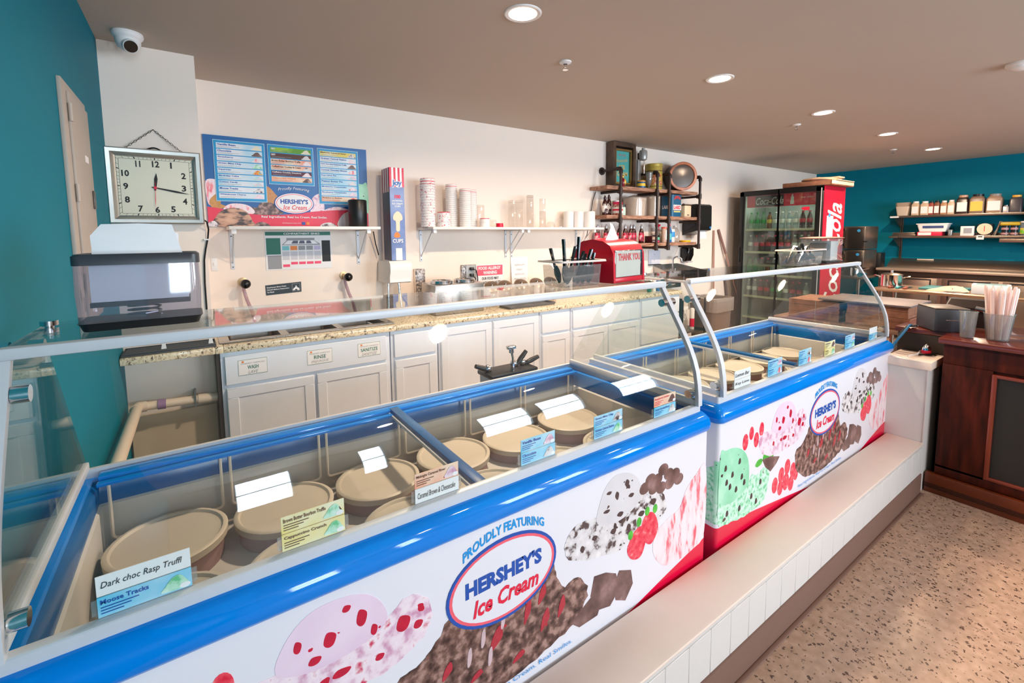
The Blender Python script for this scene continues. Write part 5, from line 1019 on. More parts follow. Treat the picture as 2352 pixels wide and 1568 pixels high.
# ================================================================ THINGS ON THE CANOPIES
GT = 1.319
smoke = GLASS('smoked_acrylic', (222, 222, 232), 1.45, .08, (190, 194, 208), .05)
def napkin_box(x0, x1, y0, y1, h, label, nap=True):
    t = thing('napkin_dispenser', label, 'napkin dispenser', ((x0 + x1) / 2, (y0 + y1) / 2, GT)); a, b = (x1 - x0) / 2, (y1 - y0) / 2
    part(t, 'base', MB().loft([rr3(-a * .93, -b * .93, a * .93, b * .93, .015, 0), rr3(-a * .97, -b * .97, a * .97, b * .97, .015, .012), rr3(-a, -b, a, b, .015, .016)], cap0=True, cap1=True), black)
    part(t, 'window', MB().loft([rr3(-a * .98, -b * .98, a * .98, b * .98, .015, .016), rr3(-a, -b, a, b, .015, h * .5), rr3(-a * .99, -b * .99, a * .99, b * .99, .015, h - .018)]), smoke)
    part(t, 'top_frame', MB().loft([rr3(-a * 1.01, -b * 1.01, a * 1.01, b * 1.01, .015, h - .022), rr3(-a * 1.01, -b * 1.01, a * 1.01, b * 1.01, .015, h - .004), rr3(-a * .96, -b * .96, a * .96, b * .96, .015, h), rr3(-a * .8, -b * .7, a * .8, b * .7, .012, h - .004), rr3(-a * .8, -b * .7, a * .8, b * .7, .012, h - .02)]), M('charcoal', (58, 60, 66), .35))
    if nap:
        part(t, 'napkin_stack', MB().box(-a * .78, -b * .62, .055, a * .78, b * .62, h - .01), paper)
        part(t, 'spring_plate', MB().box(-a * .8, -b * .7, .045, a * .8, b * .7, .054), black)
        part(t, 'coil', MB().tube([(.028 * math.cos(q * .8), .028 * math.sin(q * .8), .018 + .0011 * q) for q in range(26)], .0022, 5), M('spring_steel', (150, 150, 156), .3, .9))
        part(t, 'napkin', MB().loft([[(-a * .72 - .004 + .016 * (k == 3), -b * .1 + .012 * k * (k % 2) * .5, h - .012 + .024 * k), (0, -b * .2 + .004 * k, h - .012 + .024 * k + .002), (a * .74 - .006 * k, -b * .15 + .003 * k, h - .012 + .024 * k)] for k in range(4)], closed=False), paper)
        part(t, 'napkin', MB().loft([[(-a * .66, b * .1, h - .012 + .018 * k), (a * .66, b * .12 + .004 * k, h - .012 + .018 * k)] for k in range(4)], closed=False), paper)
    return t
napkin_box(-.196, .008, 1.195, 1.32, .152, 'smoked clear napkin dispenser on the near end of the nearer canopy')
def food_pan(x0, x1, y0, y1, h, label):
    t = thing('plastic_pan', label, 'food pan', ((x0 + x1) / 2, (y0 + y1) / 2, GT), group='clear pans of spoons'); a, b = (x1 - x0) / 2, (y1 - y0) / 2
    part(t, 'pan', MB().loft([rr3(-a * .78, -b * .74, a * .78, b * .74, .018, .001), rr3(-a * .82, -b * .8, a * .82, b * .8, .02, .01), rr3(-a * .86, -b * .84, a * .86, b * .84, .02, h - .016)], cap0=True), clear_pl)
    part(t, 'rim', MB().loft([rr3(-a * .87, -b * .85, a * .87, b * .85, .02, h - .004), rr3(-a * .98, -b * .98, a * .98, b * .98, .02, h - .002), rr3(-a, -b, a, b, .02, h - .006), rr3(-a * .98, -b * .98, a * .98, b * .98, .02, h + .001), rr3(-a * .85, -b * .83, a * .85, b * .83, .02, h)]), M('pan_rim_milky', (226, 212, 204), .3))
    return t
food_pan(1.005, 1.235, 1.165, 1.305, .092, 'clear plastic pan of black spoons on the nearer canopy')
spoon_m = M('spoon_black', (14, 26, 30), .15)
def spoon(x, y, z, L, lean, rz, label, group):
    t = thing('plastic_spoon', label, 'spoon', (x, y, z), rz, group)
    d = Vector((math.sin(lean), 0, math.cos(lean))); n = Vector((math.cos(lean), 0, -math.sin(lean))); sd = Vector((0, 1, 0))
    part(t, 'bowl', MB().loft([[Vector((0, 0, .018)) + d * (h) + n * (math.cos(2 * PI * i / 12) * .006 + .004) + sd * math.sin(2 * PI * i / 12) * w for i in range(12)] for (h, w) in ((-.012, .003), (0, .012), (.02, .018), (.04, .014), (.052, .005))], True, True, True), spoon_m)
    part(t, 'handle', MB().loft([[Vector((0, 0, .018)) + d * h + n * s1 * .003 + sd * s2 * w for (s1, s2) in ((1, 1), (-1, 1), (-1, -1), (1, -1))] for (h, w) in ((.048, .004), (L * .6, .0042), (L - .012, .0065), (L, .006))], True, True, True), spoon_m)
sp = [(1.075, 1.215, .0, .148, -.10, 0), (1.10, 1.255, .0, .138, -.02, 0), (1.125, 1.215, .0, .155, .06, .0), (1.075, 1.26, .0, .12, -.30, .0), (1.12, 1.258, .0, .125, .30, .0), (1.15, 1.215, .0, .118, .40, .0), (1.15, 1.258, .0, .112, .45, .0), (1.18, 1.215, .0, .10, .3, .0), (1.18, 1.258, .0, .095, .3, .0)]
for i, (x, y, z, L, le, rz) in enumerate(sp): spoon(x, y, GT + z + .002, L, le, rz, 'black plastic spoon in the clear pan on the nearer canopy', 'black spoons in the near pan')
# red napkin holder
t = thing('red_napkin_holder', 'red napkin holder with THANK YOU card on the nearer canopy', 'napkin holder', (1.355, 1.28, GT + .001), math.radians(8))
W2, D2, H2 = .105, .098, .163
def dome(w): return [(-w, 0), (-w, .118), (-w + .012, .142), (-w + .045, .158), (0, H2), (w - .045, .158), (w - .012, .142), (w, .118), (w, 0)]
def shell(yv, k=1.0): return [(p[0], yv, p[1]) for p in dome(W2 * k)]
side_prof = [(-D2, .012), (-D2 + .004, .11), (-D2 + .02, .14), (-D2 + .05, .156), (0, H2), (D2 - .05, .156), (D2 - .02, .14), (D2 - .004, .11), (D2, .012), (D2, 0), (-D2, 0)]
for s in (-1, 1): part(t, 'end_panel', MB().prism([(s * W2, p[0], p[1]) for p in side_prof], (-s * .012, 0, 0)), red_pl)
part(t, 'top_shell', MB().loft([[(-W2 + .012, p[0], p[1]), (W2 - .012, p[0], p[1])] for p in side_prof[1:8]], closed=False), red_pl)
part(t, 'base_tray', MB().box(-W2 + .012, -D2, 0, W2 - .012, D2, .02, .004), red_pl)
part(t, 'chrome_face', MB().box(-W2 + .014, -D2 + .004, .02, W2 - .014, -D2 + .012, .122, .002), chrome)
cd = part(t, 'card', MB().box(-W2 + .016, -D2 + .0015, .022, W2 - .03, -D2 + .004, .118), M('card_ivory', (236, 228, 216), .6))
part(cd, 'lettering', text_mb('THANK YOU', (-W2 + .028, -D2 + .0014, .082), EX, EZ, .15, .028, bold=.04), M('ink_salmon', (232, 90, 92), .5))
part(t, 'card_window', MB().box(-W2 + .015, -D2 - .0005, .02, W2 - .013, -D2 + .0008, .122), pane_glass)
part(t, 'napkin', MB().loft([[(-.085 + .022 * k, -.03 + .006 * k, H2 - .03 + .018 * k), (-.02 + .008 * k, -.035 + .01 * k, H2 - .015 + .020 * k), (.05 + .004 * k, -.02 + .012 * k, H2 - .02 + .020 * k)] for k in range(5)], closed=False), paper)
part(t, 'napkin', MB().loft([[(-.05, .02, H2 - .02 + .012 * k), (.06, .025, H2 - .02 + .012 * k)] for k in range(3)], closed=False), paper)
# far canopy
food_pan(2.66, 3.03, 1.145, 1.275, .088, 'clear plastic pan of black spoons on the farther canopy')
for i, (x, le, rz) in enumerate(((2.73, .75, 0), (2.77, .8, 0), (2.83, .6, 0), (2.87, -.6, 0), (2.92, -.8, 0), (2.95, -.75, 0))): spoon(x, 1.19 if i % 2 else 1.232, GT + .003, .12, le, rz, 'black plastic spoon in the clear pan on the farther canopy', 'black spoons in the far pan')
t = thing('acrylic_napkin_holder', 'clear acrylic napkin holder at the far end of the farther canopy', 'napkin holder', (3.175, 1.235, GT + .001), .08)
part(t, 'base', MB().box(-.155, -.075, 0, .155, .075, .01, .004), black); part(t, 'shell', MB().box(-.15, -.07, .01, .15, .07, .145, .012), clear_pl); part(t, 'lid', MB().loft([rr3(-.155, -.075, .155, .075, .02, .145), rr3(-.16, -.08, .16, .08, .02, .15), rr3(-.09, -.045, .09, .045, .02, .156)], cap0=True, cap1=True), M('lid_bronze', (150, 118, 104), .3, .4)); part(t, 'napkin_stack', MB().box(-.03, -.055, .012, .10, .055, .13), paper); part(t, 'dark_insert', MB().prism([(-.13, -.05, .085), (-.07, -.05, .12), (.0, -.05, .10), (-.06, -.05, .075)], (0, .09, 0)), black)
# scoop faucet behind the nearer freezer
t = thing('dipper_well', 'chrome dipper well tap behind the nearer freezer', 'tap', (1.18, 1.73, .0), world=True)
part(t, 'stand', MB().box(1.06, 1.685, 0, 1.30, 1.80, .86), M('well_white', (212, 212, 210), .5)); part(t, 'basin', MB().box(1.05, 1.68, .86, 1.31, 1.81, .88, .006), black); part(t, 'spout', MB().tube([(1.18, 1.70, .88), (1.178, 1.70, .94), (1.17, 1.705, .985)], .006, 8), chrome); part(t, 'tap_head', MB().box(1.148, 1.69, .982, 1.192, 1.715, .998, .004).cyl((1.17, 1.70, .965), (1.17, 1.70, .985), .012, seg=12), chrome)
for i, (x, rz) in enumerate(((1.09, 2.6), (1.235, .8), (1.285, .25))):
    t = thing('ice_cream_scoop', ('left', 'middle', 'right')[i] + ' black handled scoop resting in the dipper well', 'scoop', (x, 1.755, .883)); a = Vector((math.cos(rz), 0, math.sin(rz) if i else .35)).normalized()
    part(t, 'handle', MB().tube([a * 0, a * .04, a * .085], [.009, .013, .010], 10), black); part(t, 'bowl', MB().sphere((-.015, 0, .012), .018, 12), chrome)
# ================================================================ DRINKS FRIDGE
FX0, FX1, FY0, FY1, FZ = 6.0, 6.62, 2.35, 3.33, 2.05
UL = (0, -1, 0)
fr = thing('drinks_fridge', 'tall red sided glass door drinks fridge against the back wall', 'fridge', (6.31, 2.84, 0), world=True)
fblack = M('fridge_black', (16, 15, 17), .3); fin = M('fridge_interior', (150, 156, 150), .5)
part(fr, 'cabinet', MB().box(FX0 + .03, FY0 + .004, 0, FX1, FY0 + .05, FZ).box(FX0 + .03, FY1 - .05, 0, FX1, FY1, FZ).box(FX0 + .03, FY0 + .05, FZ - .06, FX1, FY1 - .05, FZ).box(FX0 + .03, FY0 + .05, 0, FX1, FY1 - .05, .22).box(FX1 - .04, FY0 + .05, .22, FX1, FY1 - .05, FZ - .06), fblack)
part(fr, 'interior', MB().box(FX1 - .05, FY0 + .052, .22, FX1 - .042, FY1 - .052, FZ - .062).box(FX0 + .04, FY0 + .052, .22, FX1 - .05, FY0 + .056, FZ - .062).box(FX0 + .04, FY1 - .056, .22, FX1 - .05, FY1 - .052, FZ - .062), fin)
part(fr, 'red_side', MB().box(FX0 + .032, FY0 - .002, .02, FX1 - .002, FY0 + .004, FZ - .002), M('cola_red', (202, 4, 44), .3))
for (a, b) in ((FY0, 2.85), (2.836, FY1)):
    d = part(fr, 'sliding_door', MB().box(FX0, a, .2, FX0 + .03, a + .075 if a == FY0 else a + .014, FZ - .01, .003).box(FX0, b - .014 if a == FY0 else b - .055, .2, FX0 + .03, b, FZ - .01, .003).box(FX0, a, FZ - .065, FX0 + .03, b, FZ - .01).box(FX0, a, .2, FX0 + .03, b, .26), fblack)
    part(d, 'pane', MB().box(FX0 + .012, a + .03, .26, FX0 + .016, b - .03, FZ - .06), GLASS('fridge_glass', (232, 242, 236), 1.4, .02))
part(fr, 'door_edge', MB().box(FX0 - .004, FY0 + .012, .22, FX0, FY0 + .02, FZ - .03), alu)
hd = part(fr, 'header_sign', MB().box(FX0 + .045, 2.43, 1.835, FX0 + .052, 3.255, 1.985), M('header_red', (190, 16, 40), .4, emit=.25))
part(hd, 'dark_field', MB().box(FX0 + .043, 2.80, 1.84, FX0 + .045, 3.15, 1.98), M('header_dark', (44, 34, 32), .5))
part(hd, 'lettering', text_mb('Coca-Cola', (FX0 + .0425, 3.14, 1.865), UL, EZ, .34, .09, shear=.35, bold=.005), lab_white); part(hd, 'lettering', text_mb('ice cold', (FX0 + .0445, 2.60, 1.92), UL, EZ, .13, .022), lab_white)
part(hd, 'bottle_mark', MB().prism([(FX0 + .0445, 2.70 + p[0], 1.855 + p[1]) for p in [(-.02, 0), (.02, 0), (.023, .03), (.016, .055), (.02, .075), (.008, .1), (.007, .12), (-.007, .12), (-.008, .1), (-.02, .075), (-.016, .055), (-.023, .03)]], (-.001, 0, 0)), lab_white)
part(fr, 'door_sticker', MB().prism([(FX0 + .011, 2.49, 1.77), (FX0 + .011, 2.49, 1.81), (FX0 + .011, 2.55, 1.81), (FX0 + .011, 2.585, 1.795), (FX0 + .011, 2.55, 1.77)], (-.001, 0, 0)), red_txt)
lt = part(fr, 'interior_lamp', MB().box(FX0 + .06, FY0 + .1, FZ - .085, FX0 + .09, FY1 - .1, FZ - .065), EMIT('fridge_lamp', (226, 240, 222), 6))
ld = bpy.data.lights.new('fridge_light', 'AREA'); ld.shape = 'RECTANGLE'; ld.size = .03; ld.size_y = .75; ld.energy = 3.5; ld.color = (.88, 1.0, .88)
lo = bpy.data.objects.new('fridge_light', ld); COL.objects.link(lo); lo.parent = fr; lo.location = (FX0 + .1 - 6.31, 0, FZ - .09); lo.rotation_euler = (0, -.5, 0)
shz = (1.555, 1.262, .97, .68, .40)
for z in shz:
    s = part(fr, 'shelf', MB().box(FX0 + .06, FY0 + .06, z - .012, FX1 - .055, FY1 - .06, z - .004), M('shelf_wire', (170, 170, 160), .4)); part(s, 'price_rail', MB().box(FX0 + .052, FY0 + .06, z - .022, FX0 + .06, FY1 - .06, z + .006), M('rail_cream', (214, 206, 178), .4))
part(fr, 'lettering', text_mb('Coca-Cola', (6.54, FY0 - .002, .575), EZ, (-1, 0, 0), 1.28, .40, shear=.35, bold=.012), lab_white, label='white script lettering running up the red side')
part(fr, 'taped_paper', MB().box(6.125, FY0 - .0045, 1.44, 6.30, FY0 - .003, 1.70), paper); part(fr, 'blue_tape', MB().box(6.165, FY0 - .006, 1.685, 6.215, FY0 - .0045, 1.725), M('painters_tape', (40, 140, 210), .6))
part(fr, 'door_handle', MB().box(FX0 - .012, FY1 - .03, 1.12, FX0, FY1 - .01, 1.32, .003), fblack)
def soda(x, y, z, lab, body, cap, label, group):
    t = thing('soda_bottle', label, 'bottle', (x, y, z), group=group)
    part(t, 'bottle', MB().lathe([(.028, 0), (.032, .008), (.032, .05), (.029, .065), (.032, .085), (.032, .13), (.024, .16), (.012, .19), (.011, .20)], seg=12), body)
    part(t, 'cap', MB().cyl((0, 0, .198), (0, 0, .216), .0135, seg=10), cap); part(t, 'label', MB().lathe([(.0325, .075), (.0328, .077), (.0328, .12), (.0325, .122)], seg=12, caps=False), lab)
cola = M('cola_brown', (40, 12, 14), .15); lemon = GLASS('lemon_soda', (196, 226, 200), 1.4, .2, (190, 220, 196)); water = GLASS('water_bottle', (214, 224, 226), 1.4, .18)
lab_red = M('label_cola_red', (210, 20, 50), .4); lab_grn = M('label_lime_green', (20, 160, 70), .4); lab_yel = M('label_tea_yellow', (226, 190, 80), .4); cap_red = M('cap_red', (206, 24, 54), .4); cap_grn = M('cap_green', (30, 140, 70), .4)
rows = {1.555: ['g', 'g', 'g', 'y', 'w', 'w', 'w', 'w', 'r', 'r'], 1.262: ['w', 'r', 'r', 'r', 'r', 'r', 'r', 'w', 'w', 'w'], .97: ['g', 'g', 'r', 'r', 'w', 'w', 'b', 'b', 'w', 'w'], .68: ['w', 'w', 'r', 'r', 'g', 'g', 'w', 'r', 'r', 'w']}
nm = {'g': ('green labelled', lab_grn, lemon, cap_grn), 'r': ('red labelled', lab_red, cola, cap_red), 'y': ('yellow labelled', lab_yel, M('tea_amber', (120, 70, 30), .2), black), 'w': ('clear', lab_white, water, lab_white), 'b': ('dark', black, cola, black)}
lv = {1.555: 'top', 1.262: 'second', .97: 'third', .68: 'fourth'}
ordl = ['first', 'second', 'third', 'fourth', 'fifth', 'sixth', 'seventh', 'eighth', 'ninth', 'tenth']
for z, rr in rows.items():
    for i, k in enumerate(rr):
        n_, lb_, bd_, cp_ = nm[k]
        soda(6.10, 3.22 - i * .078, z, lb_, bd_, cp_, '%s bottle, %s from the left on the %s fridge shelf' % (n_, ordl[i], lv[z]), 'bottles in the drinks fridge')
t = thing('flat_carton', 'flat cardboard carton lying on top of the drinks fridge', 'carton', (6.34, 2.56, FZ + .001)); part(t, 'carton', MB().box(-.32, -.285, 0, .30, .25, .055, .004), cardboard); part(t, 'pale_edge', MB().box(-.323, -.288, .012, .30, -.285, .05), M('carton_pale', (226, 196, 164), .7)); part(t, 'flap', MB().box(-.20, -.30, .056, .28, -.02, .064), M('carton_pale', (226, 196, 164), .7))
t = thing('paper_bag', 'crumpled cream paper bag on the carton above the fridge', 'bag', (6.28, 2.50, FZ + .066)); rr_ = random.Random(5)
part(t, 'bag', MB().loft([[(.24 * f * math.cos(2 * PI * j / 16) * (1 + rr_.uniform(-.08, .08)), .20 * f * math.sin(2 * PI * j / 16) * (1 + rr_.uniform(-.08, .08)), h + (rr_.uniform(-.006, .006) if h > .01 else 0)) for j in range(16)] for (f, h) in ((.9, 0), (1, .012), (.85, .03), (.5, .04), (.1, .036))], True, True, True), M('kraft_cream', (222, 188, 156), .8)); part(t, 'folded_top', MB().box(-.02, -.21, .026, .14, -.12, .045, .008), M('kraft_cream', (222, 188, 156), .8))

# ================================================================ FAR KITCHEN WALL
st = M('kitchen_steel', (150, 134, 122), .3, .9, var=.1, scale=8)
for i, z in enumerate((1.735, 1.445)):
    t = thing('steel_wall_shelf', ('upper', 'lower')[i] + ' stainless shelf on the far teal wall', 'shelf', (8.55, 1.3, z), world=True, group='steel shelves on the teal wall')
    part(t, 'board', MB().box(8.40, .1, z - .03, XR - .001, 2.40, z, .003), st); part(t, 'back_lip', MB().box(8.685, .1, z, XR - .001, 2.40, z + .04), st)
    for y in (2.36, 1.0): part(t, 'bracket', MB().prism([(8.42, y, z - .03), (8.69, y, z - .03), (8.69, y, z - .17)], (0, -.012, 0)), st)
    part(t, 'end_tag', MB().box(8.396, 2.30, z - .028, 8.40, 2.40, z - .006), lab_white if i == 0 else st)
t = thing('shelf_upright', 'steel wall standard holding the far shelves', 'upright', (8.685, 2.33, 1.1), world=True); part(t, 'channel', MB().box(8.675, 2.315, 1.1, XR - .001, 2.345, 1.76), st); part(t, 'slot_strip', MB().box(8.671, 2.326, 1.12, 8.675, 2.334, 1.74), black)
t = thing('nested_pans', 'stack of nested cream food pans at the left of the upper far shelf', 'food pans', (8.50, 2.275, 1.736)); 
for k in range(4): part(t, 'pan', MB().loft([rr3(-.06, -.06, .06, .06, .015, .0 if k == 0 else .115 + k * .017), rr3(-.075, -.078, .075, .078, .018, .13 + k * .017), rr3(-.08, -.084, .08, .084, .018, .135 + k * .017)], cap0=True, cap1=True), M('pan_cream', (206, 186, 166), .4))
spice = M('spice_tan', (196, 168, 140), .4); 
def cannister(x, y, z, w, h, body, lid, lab, label, group='jars on the upper far shelf', name='spice_jar'):
    t = thing(name, label, 'jar', (x, y, z), group=group); r = w / 2
    part(t, 'jar', MB().loft([rr3(-r, -r, r, r, r * .3, 0), rr3(-r, -r, r, r, r * .3, h * .74), rr3(-r * .72, -r * .72, r * .72, r * .72, r * .3, h * .88)], cap0=True, cap1=True), body)
    part(t, 'lid', MB().cyl((0, 0, h * .87), (0, 0, h), r * .74, seg=18), lid)
    if lab: part(t, 'label', MB().box(-r - .0015, -r * .8, h * .12, -r, r * .8, h * .62), lab)
jr = [(2.13, .085, .195, spice, lab_white, 'pale'), (2.03, .088, .19, spice, lab_white, 'cream'), (1.962, .055, .185, M('spice_red', (150, 60, 44), .4), black, 'red striped'), (1.902, .06, .19, M('spice_brown', (120, 62, 40), .4), black, 'brown'), (1.83, .07, .185, M('spice_ochre', (170, 120, 84), .4), lab_white, 'ochre'), (1.755, .074, .19, spice, lab_white, 'tan')]
for i, (y, w, h, b, l_, nm_) in enumerate(jr): cannister(8.46, y, 1.736, w, h, b, l_, lab_white, '%s square spice jar, %s in the row on the upper far shelf' % (nm_, ordl[i]))
cannister(8.47, 1.645, 1.736, .122, .245, M('coffee_dark', (44, 26, 22), .3), M('lid_tan', (196, 150, 120), .4), lab_white, 'dark glass jar with curved tan lid on the upper far shelf', name='coffee_jar')
cannister(8.47, 1.505, 1.736, .145, .248, M('grain_brown', (122, 96, 78), .35), black, lab_yel, 'big brown jar with black lid and yellow label', name='grain_jar')
cannister(8.47, 1.348, 1.736, .145, .24, M('grain_tan', (150, 120, 98), .35), M('lid_grey', (140, 130, 124), .4), lab_white, 'big tan jar with white label', name='grain_jar')
cannister(8.44, 1.242, 1.736, .055, .09, M('shaker_steel', (170, 166, 170), .3, .6), chrome, None, 'little steel shaker between the big jars', name='salt_shaker')
cannister(8.46, 1.16, 1.736, .11, .21, M('oil_dark', (60, 56, 62), .3), M('cap_yellow', (226, 170, 60), .4), None, 'dark jug with yellow cap on the upper far shelf', name='oil_jug')
cannister(8.60, 1.02, 1.736, .14, .24, black, black, None, 'black bag shaped jar at the right end of the upper far shelf', name='dark_jar')
ZQ = 1.446
t = thing('sheet_pan_stack', 'low stack of dark steel pans at the left of the lower far shelf', 'pans', (8.5, 2.24, ZQ)); part(t, 'lower_pan', MB().box(-.09, -.14, 0, .1, .13, .02, .004), st); part(t, 'upper_pan', MB().box(-.09, -.13, .021, .1, .12, .05, .004), st)
t = thing('red_binder', 'red binder with white spine lying on the lower far shelf', 'binder', (8.47, 1.955, ZQ)); part(t, 'cover', MB().box(-.06, -.13, 0, .1, .13, .055, .004), red_txt); part(t, 'spine_label', MB().box(-.062, -.02, .008, -.06, .12, .047), lab_white)
t = thing('storage_tub', 'white storage tub with blue label on the red binder', 'tub', (8.48, 1.93, ZQ + .056)); part(t, 'tub', MB().loft([rr3(-.06, -.14, .08, .14, .02, 0), rr3(-.07, -.165, .1, .165, .02, .10)], cap0=True, cap1=True), lab_white); part(t, 'lid', MB().box(-.075, -.172, .1, .105, .172, .115, .004), lab_white); part(t, 'label', MB().box(-.0715, -.12, .05, -.0655, .1, .082), M('label_navy', (50, 70, 120), .5))
t = thing('drinking_glass', 'small clear glass beside the storage tub', 'glass', (8.44, 1.745, ZQ)); part(t, 'glass', MB().lathe([(.022, 0), (.026, .08), (.024, .08), (.02, .004)], seg=16), clear_pl)
t = thing('white_carton', 'small white printed carton on the lower far shelf', 'carton', (8.45, 1.58, ZQ)); part(t, 'carton', MB().box(-.04, -.07, 0, .05, .06, .125, .002), lab_white); part(t, 'print', MB().box(-.0415, -.05, .03, -.04, .03, .1), ink_grey)
t = thing('kitchen_scale', 'round cream dial kitchen scale on the lower far shelf', 'scale', (8.46, 1.415, ZQ)); part(t, 'body', MB().box(-.03, -.07, 0, .08, .07, .15, .01), black); part(t, 'dial', MB().cyl((-.045, 0, .085), (-.03, 0, .085), .072, seg=28), M('dial_cream', (226, 206, 176), .4)); part(t, 'pointer', MB().box(-.0475, -.003, .055, -.0455, .003, .125), red_txt); part(t, 'stand', MB().box(-.05, -.06, 0, .06, .06, .012), st)
t = thing('paper_sheaf', 'curled cream papers standing beside the scale', 'papers', (8.44, 1.31, ZQ)); part(t, 'sheet', MB().loft([[(-.02, .015 - .01 * k, .045 * k), (.08, .01 - .012 * k, .045 * k)] for k in range(5)], closed=False), M('paper_cream', (222, 190, 160), .7)); part(t, 'sheet', MB().loft([[(-.03, .03 - .016 * k, .04 * k), (.08, .025 - .014 * k, .04 * k)] for k in range(5)], closed=False), M('paper_cream', (222, 190, 160), .7))
for i, (y, zo) in enumerate(((1.235, 0), (1.155, 0), (1.235, .062), (1.155, .062))):
    t = thing('sauce_jar', '%s dark sauce jar of four on the lower far shelf' % ('lower left', 'lower right', 'upper left', 'upper right')[i], 'jar', (8.45, y, ZQ + zo), group='dark sauce jars'); part(t, 'jar', MB().lathe([(.03, 0), (.034, .004), (.034, .045), (.03, .05)], seg=18), M('sauce_dark', (40, 22, 24), .2)); part(t, 'lid', MB().cyl((0, 0, .049), (0, 0, .061), .033, seg=18), black); part(t, 'label', MB().lathe([(.0344, .01), (.0347, .011), (.0347, .035), (.0344, .036)], seg=18, caps=False), M('label_dusty', (170, 130, 130), .5))
t = thing('yellow_bag', 'yellow packet on top of the dark sauce jars', 'packet', (8.47, 1.195, ZQ + .124)); part(t, 'packet', MB().box(-.04, -.09, 0, .05, .09, .045, .015), M('packet_yellow', (190, 160, 40), .4)); part(t, 'seal', MB().box(-.042, -.092, .045, .052, .092, .05), M('packet_olive', (120, 110, 40), .4))
t = thing('glass_cookie_jar', 'glass jar with green and pink label at the right end of the lower far shelf', 'jar', (8.46, 1.06, ZQ)); part(t, 'jar', MB().lathe([(.045, 0), (.05, .01), (.05, .15), (.045, .16)], seg=20, caps=False), clear_pl); part(t, 'label', MB().lathe([(.0504, .02), (.0507, .022), (.0507, .09), (.0504, .092)], seg=20, caps=False), BLOTCH('label_fruit', [(0.4, (120, 190, 60)), (0.55, (226, 180, 90)), (0.65, (180, 60, 120))], 20)); part(t, 'lid', MB().lathe([(.052, .158), (.052, .175), (0, .178)], seg=20, caps=False), lab_white)
t = thing('shelf_tag', 'white card hanging from the lower far shelf edge', 'card', (8.395, 1.44, 1.40), world=True); part(t, 'card', MB().box(8.392, 1.41, 1.395, 8.3985, 1.48, 1.45), lab_white); part(t, 'print', MB().box(8.391, 1.425, 1.425, 8.392, 1.465, 1.438), ink_black)
solo('under_shelf_rail', 'short steel rail hung under the lower far shelf', 'rail', MB().box(8.38, .3, 1.36, 8.44, 1.27, 1.405, .004), st)
# stacked ovens, black oven, prep fridge
t = thing('steel_side_table', 'low steel table carrying the stacked ovens', 'table', (7.85, 2.6, 0), world=True); part(t, 'top', MB().box(7.45, 2.40, .86, 8.35, 3.2, .9, .004), st)
for (x, y) in ((7.48, 2.44), (8.32, 2.44), (7.48, 3.16), (8.32, 3.16)): part(t, 'leg', MB().cyl((x, y, 0), (x, y, .86), .02, seg=12), st)
for i, (za, zb) in enumerate(((.901, 1.255), (1.268, 1.585))):
    t = thing('countertop_oven', ('lower', 'upper')[i] + ' stainless box oven in the stack beside the drinks fridge', 'oven', (7.85, 2.6, za), world=True, group='stacked box ovens'); part(t, 'body', MB().box(7.62, 2.44, za, 8.1, 2.78, zb, .006), st); d = part(t, 'door', MB().box(7.60, 2.445, za + .015, 7.62, 2.66, zb - .015, .004), M('oven_door_steel', (128, 118, 112), .2, .9)); part(d, 'handle', MB().box(7.585, 2.40, za + .1, 7.6, 2.45, za + .115, .002), black)
    part(t, 'badge', MB().cyl((7.597, 2.51, zb - .06), (7.6, 2.51, zb - .06), .02, seg=16), M('badge_blue', (60, 150, 200), .4)); 
    for z in (zb - .04, za + .06): part(t, 'hinge', MB().box(7.60, 2.68, z - .022, 7.62, 2.72, z + .022, .003), chrome)
t = thing('black_oven', 'small black countertop oven behind the sauce pot', 'oven', (8.30, 2.43, .901), world=True); part(t, 'body', MB().box(8.16, 2.41, .901, 8.34, 2.62, 1.205, .006), black); part(t, 'door', MB().box(8.15, 2.45, .93, 8.16, 2.61, 1.19, .003), M('oven_glass', (30, 22, 20), .1))
t = thing('small_sauce_pot', 'small steel sauce pot with black lid by the ovens', 'pot', (7.53, 2.50, .901)); part(t, 'pot', MB().lathe([(.055, 0), (.06, .006), (.06, .11), (.058, .115)], seg=24), chrome); part(t, 'lid', MB().lathe([(.061, .114), (.05, .128), (0, .132)], seg=24, caps=False), black); part(t, 'handle', MB().cyl((.0, -.058, .09), (.02, -.15, .11), .007, seg=8), chrome)
pf = thing('prep_fridge', 'long stainless prep fridge under the far shelves', 'prep fridge', (8.32, 1.4, 0), world=True)
part(pf, 'body', MB().box(8.02, .2, .12, 8.68, 2.38, .90, .004), st); part(pf, 'worktop', MB().box(7.96, .18, .965, 8.40, 2.40, 1.0, .006), M('worktop_pale_steel', (196, 172, 154), .35, .6)); part(pf, 'front_rail', MB().box(8.0, .2, .90, 8.60, 2.38, .965), M('rail_dark', (70, 58, 50), .35, .6)); part(pf, 'raised_lid', MB().prism([(8.40, 2.40, 1.0), (8.68, 2.40, 1.0), (8.68, 2.40, 1.115), (8.58, 2.40, 1.115), (8.42, 2.40, 1.03)], (0, -2.2, 0)), st); part(pf, 'lid_handle', MB().box(8.55, 1.92, 1.10, 8.575, 2.10, 1.115, .003), M('handle_pale', (222, 206, 186), .4))
for (a, b) in ((2.26, 1.745), (1.70, 1.19), (1.15, .6)):
    d = part(pf, 'door', MB().box(8.0, b, .16, 8.02, a, .885, .004), st); part(d, 'gasket', MB().box(7.994, b + .06, .86, 8.0, a - .06, .875).box(7.994, b + .06, .2, 8.0, b + .075, .86).box(7.994, a - .075, .2, 8.0, a - .06, .86), black)
for y in (2.3, .3):
    for x in (8.08, 8.62): part(pf, 'foot', MB().cyl((x, y, 0), (x, y, .12), .02, seg=10), black)
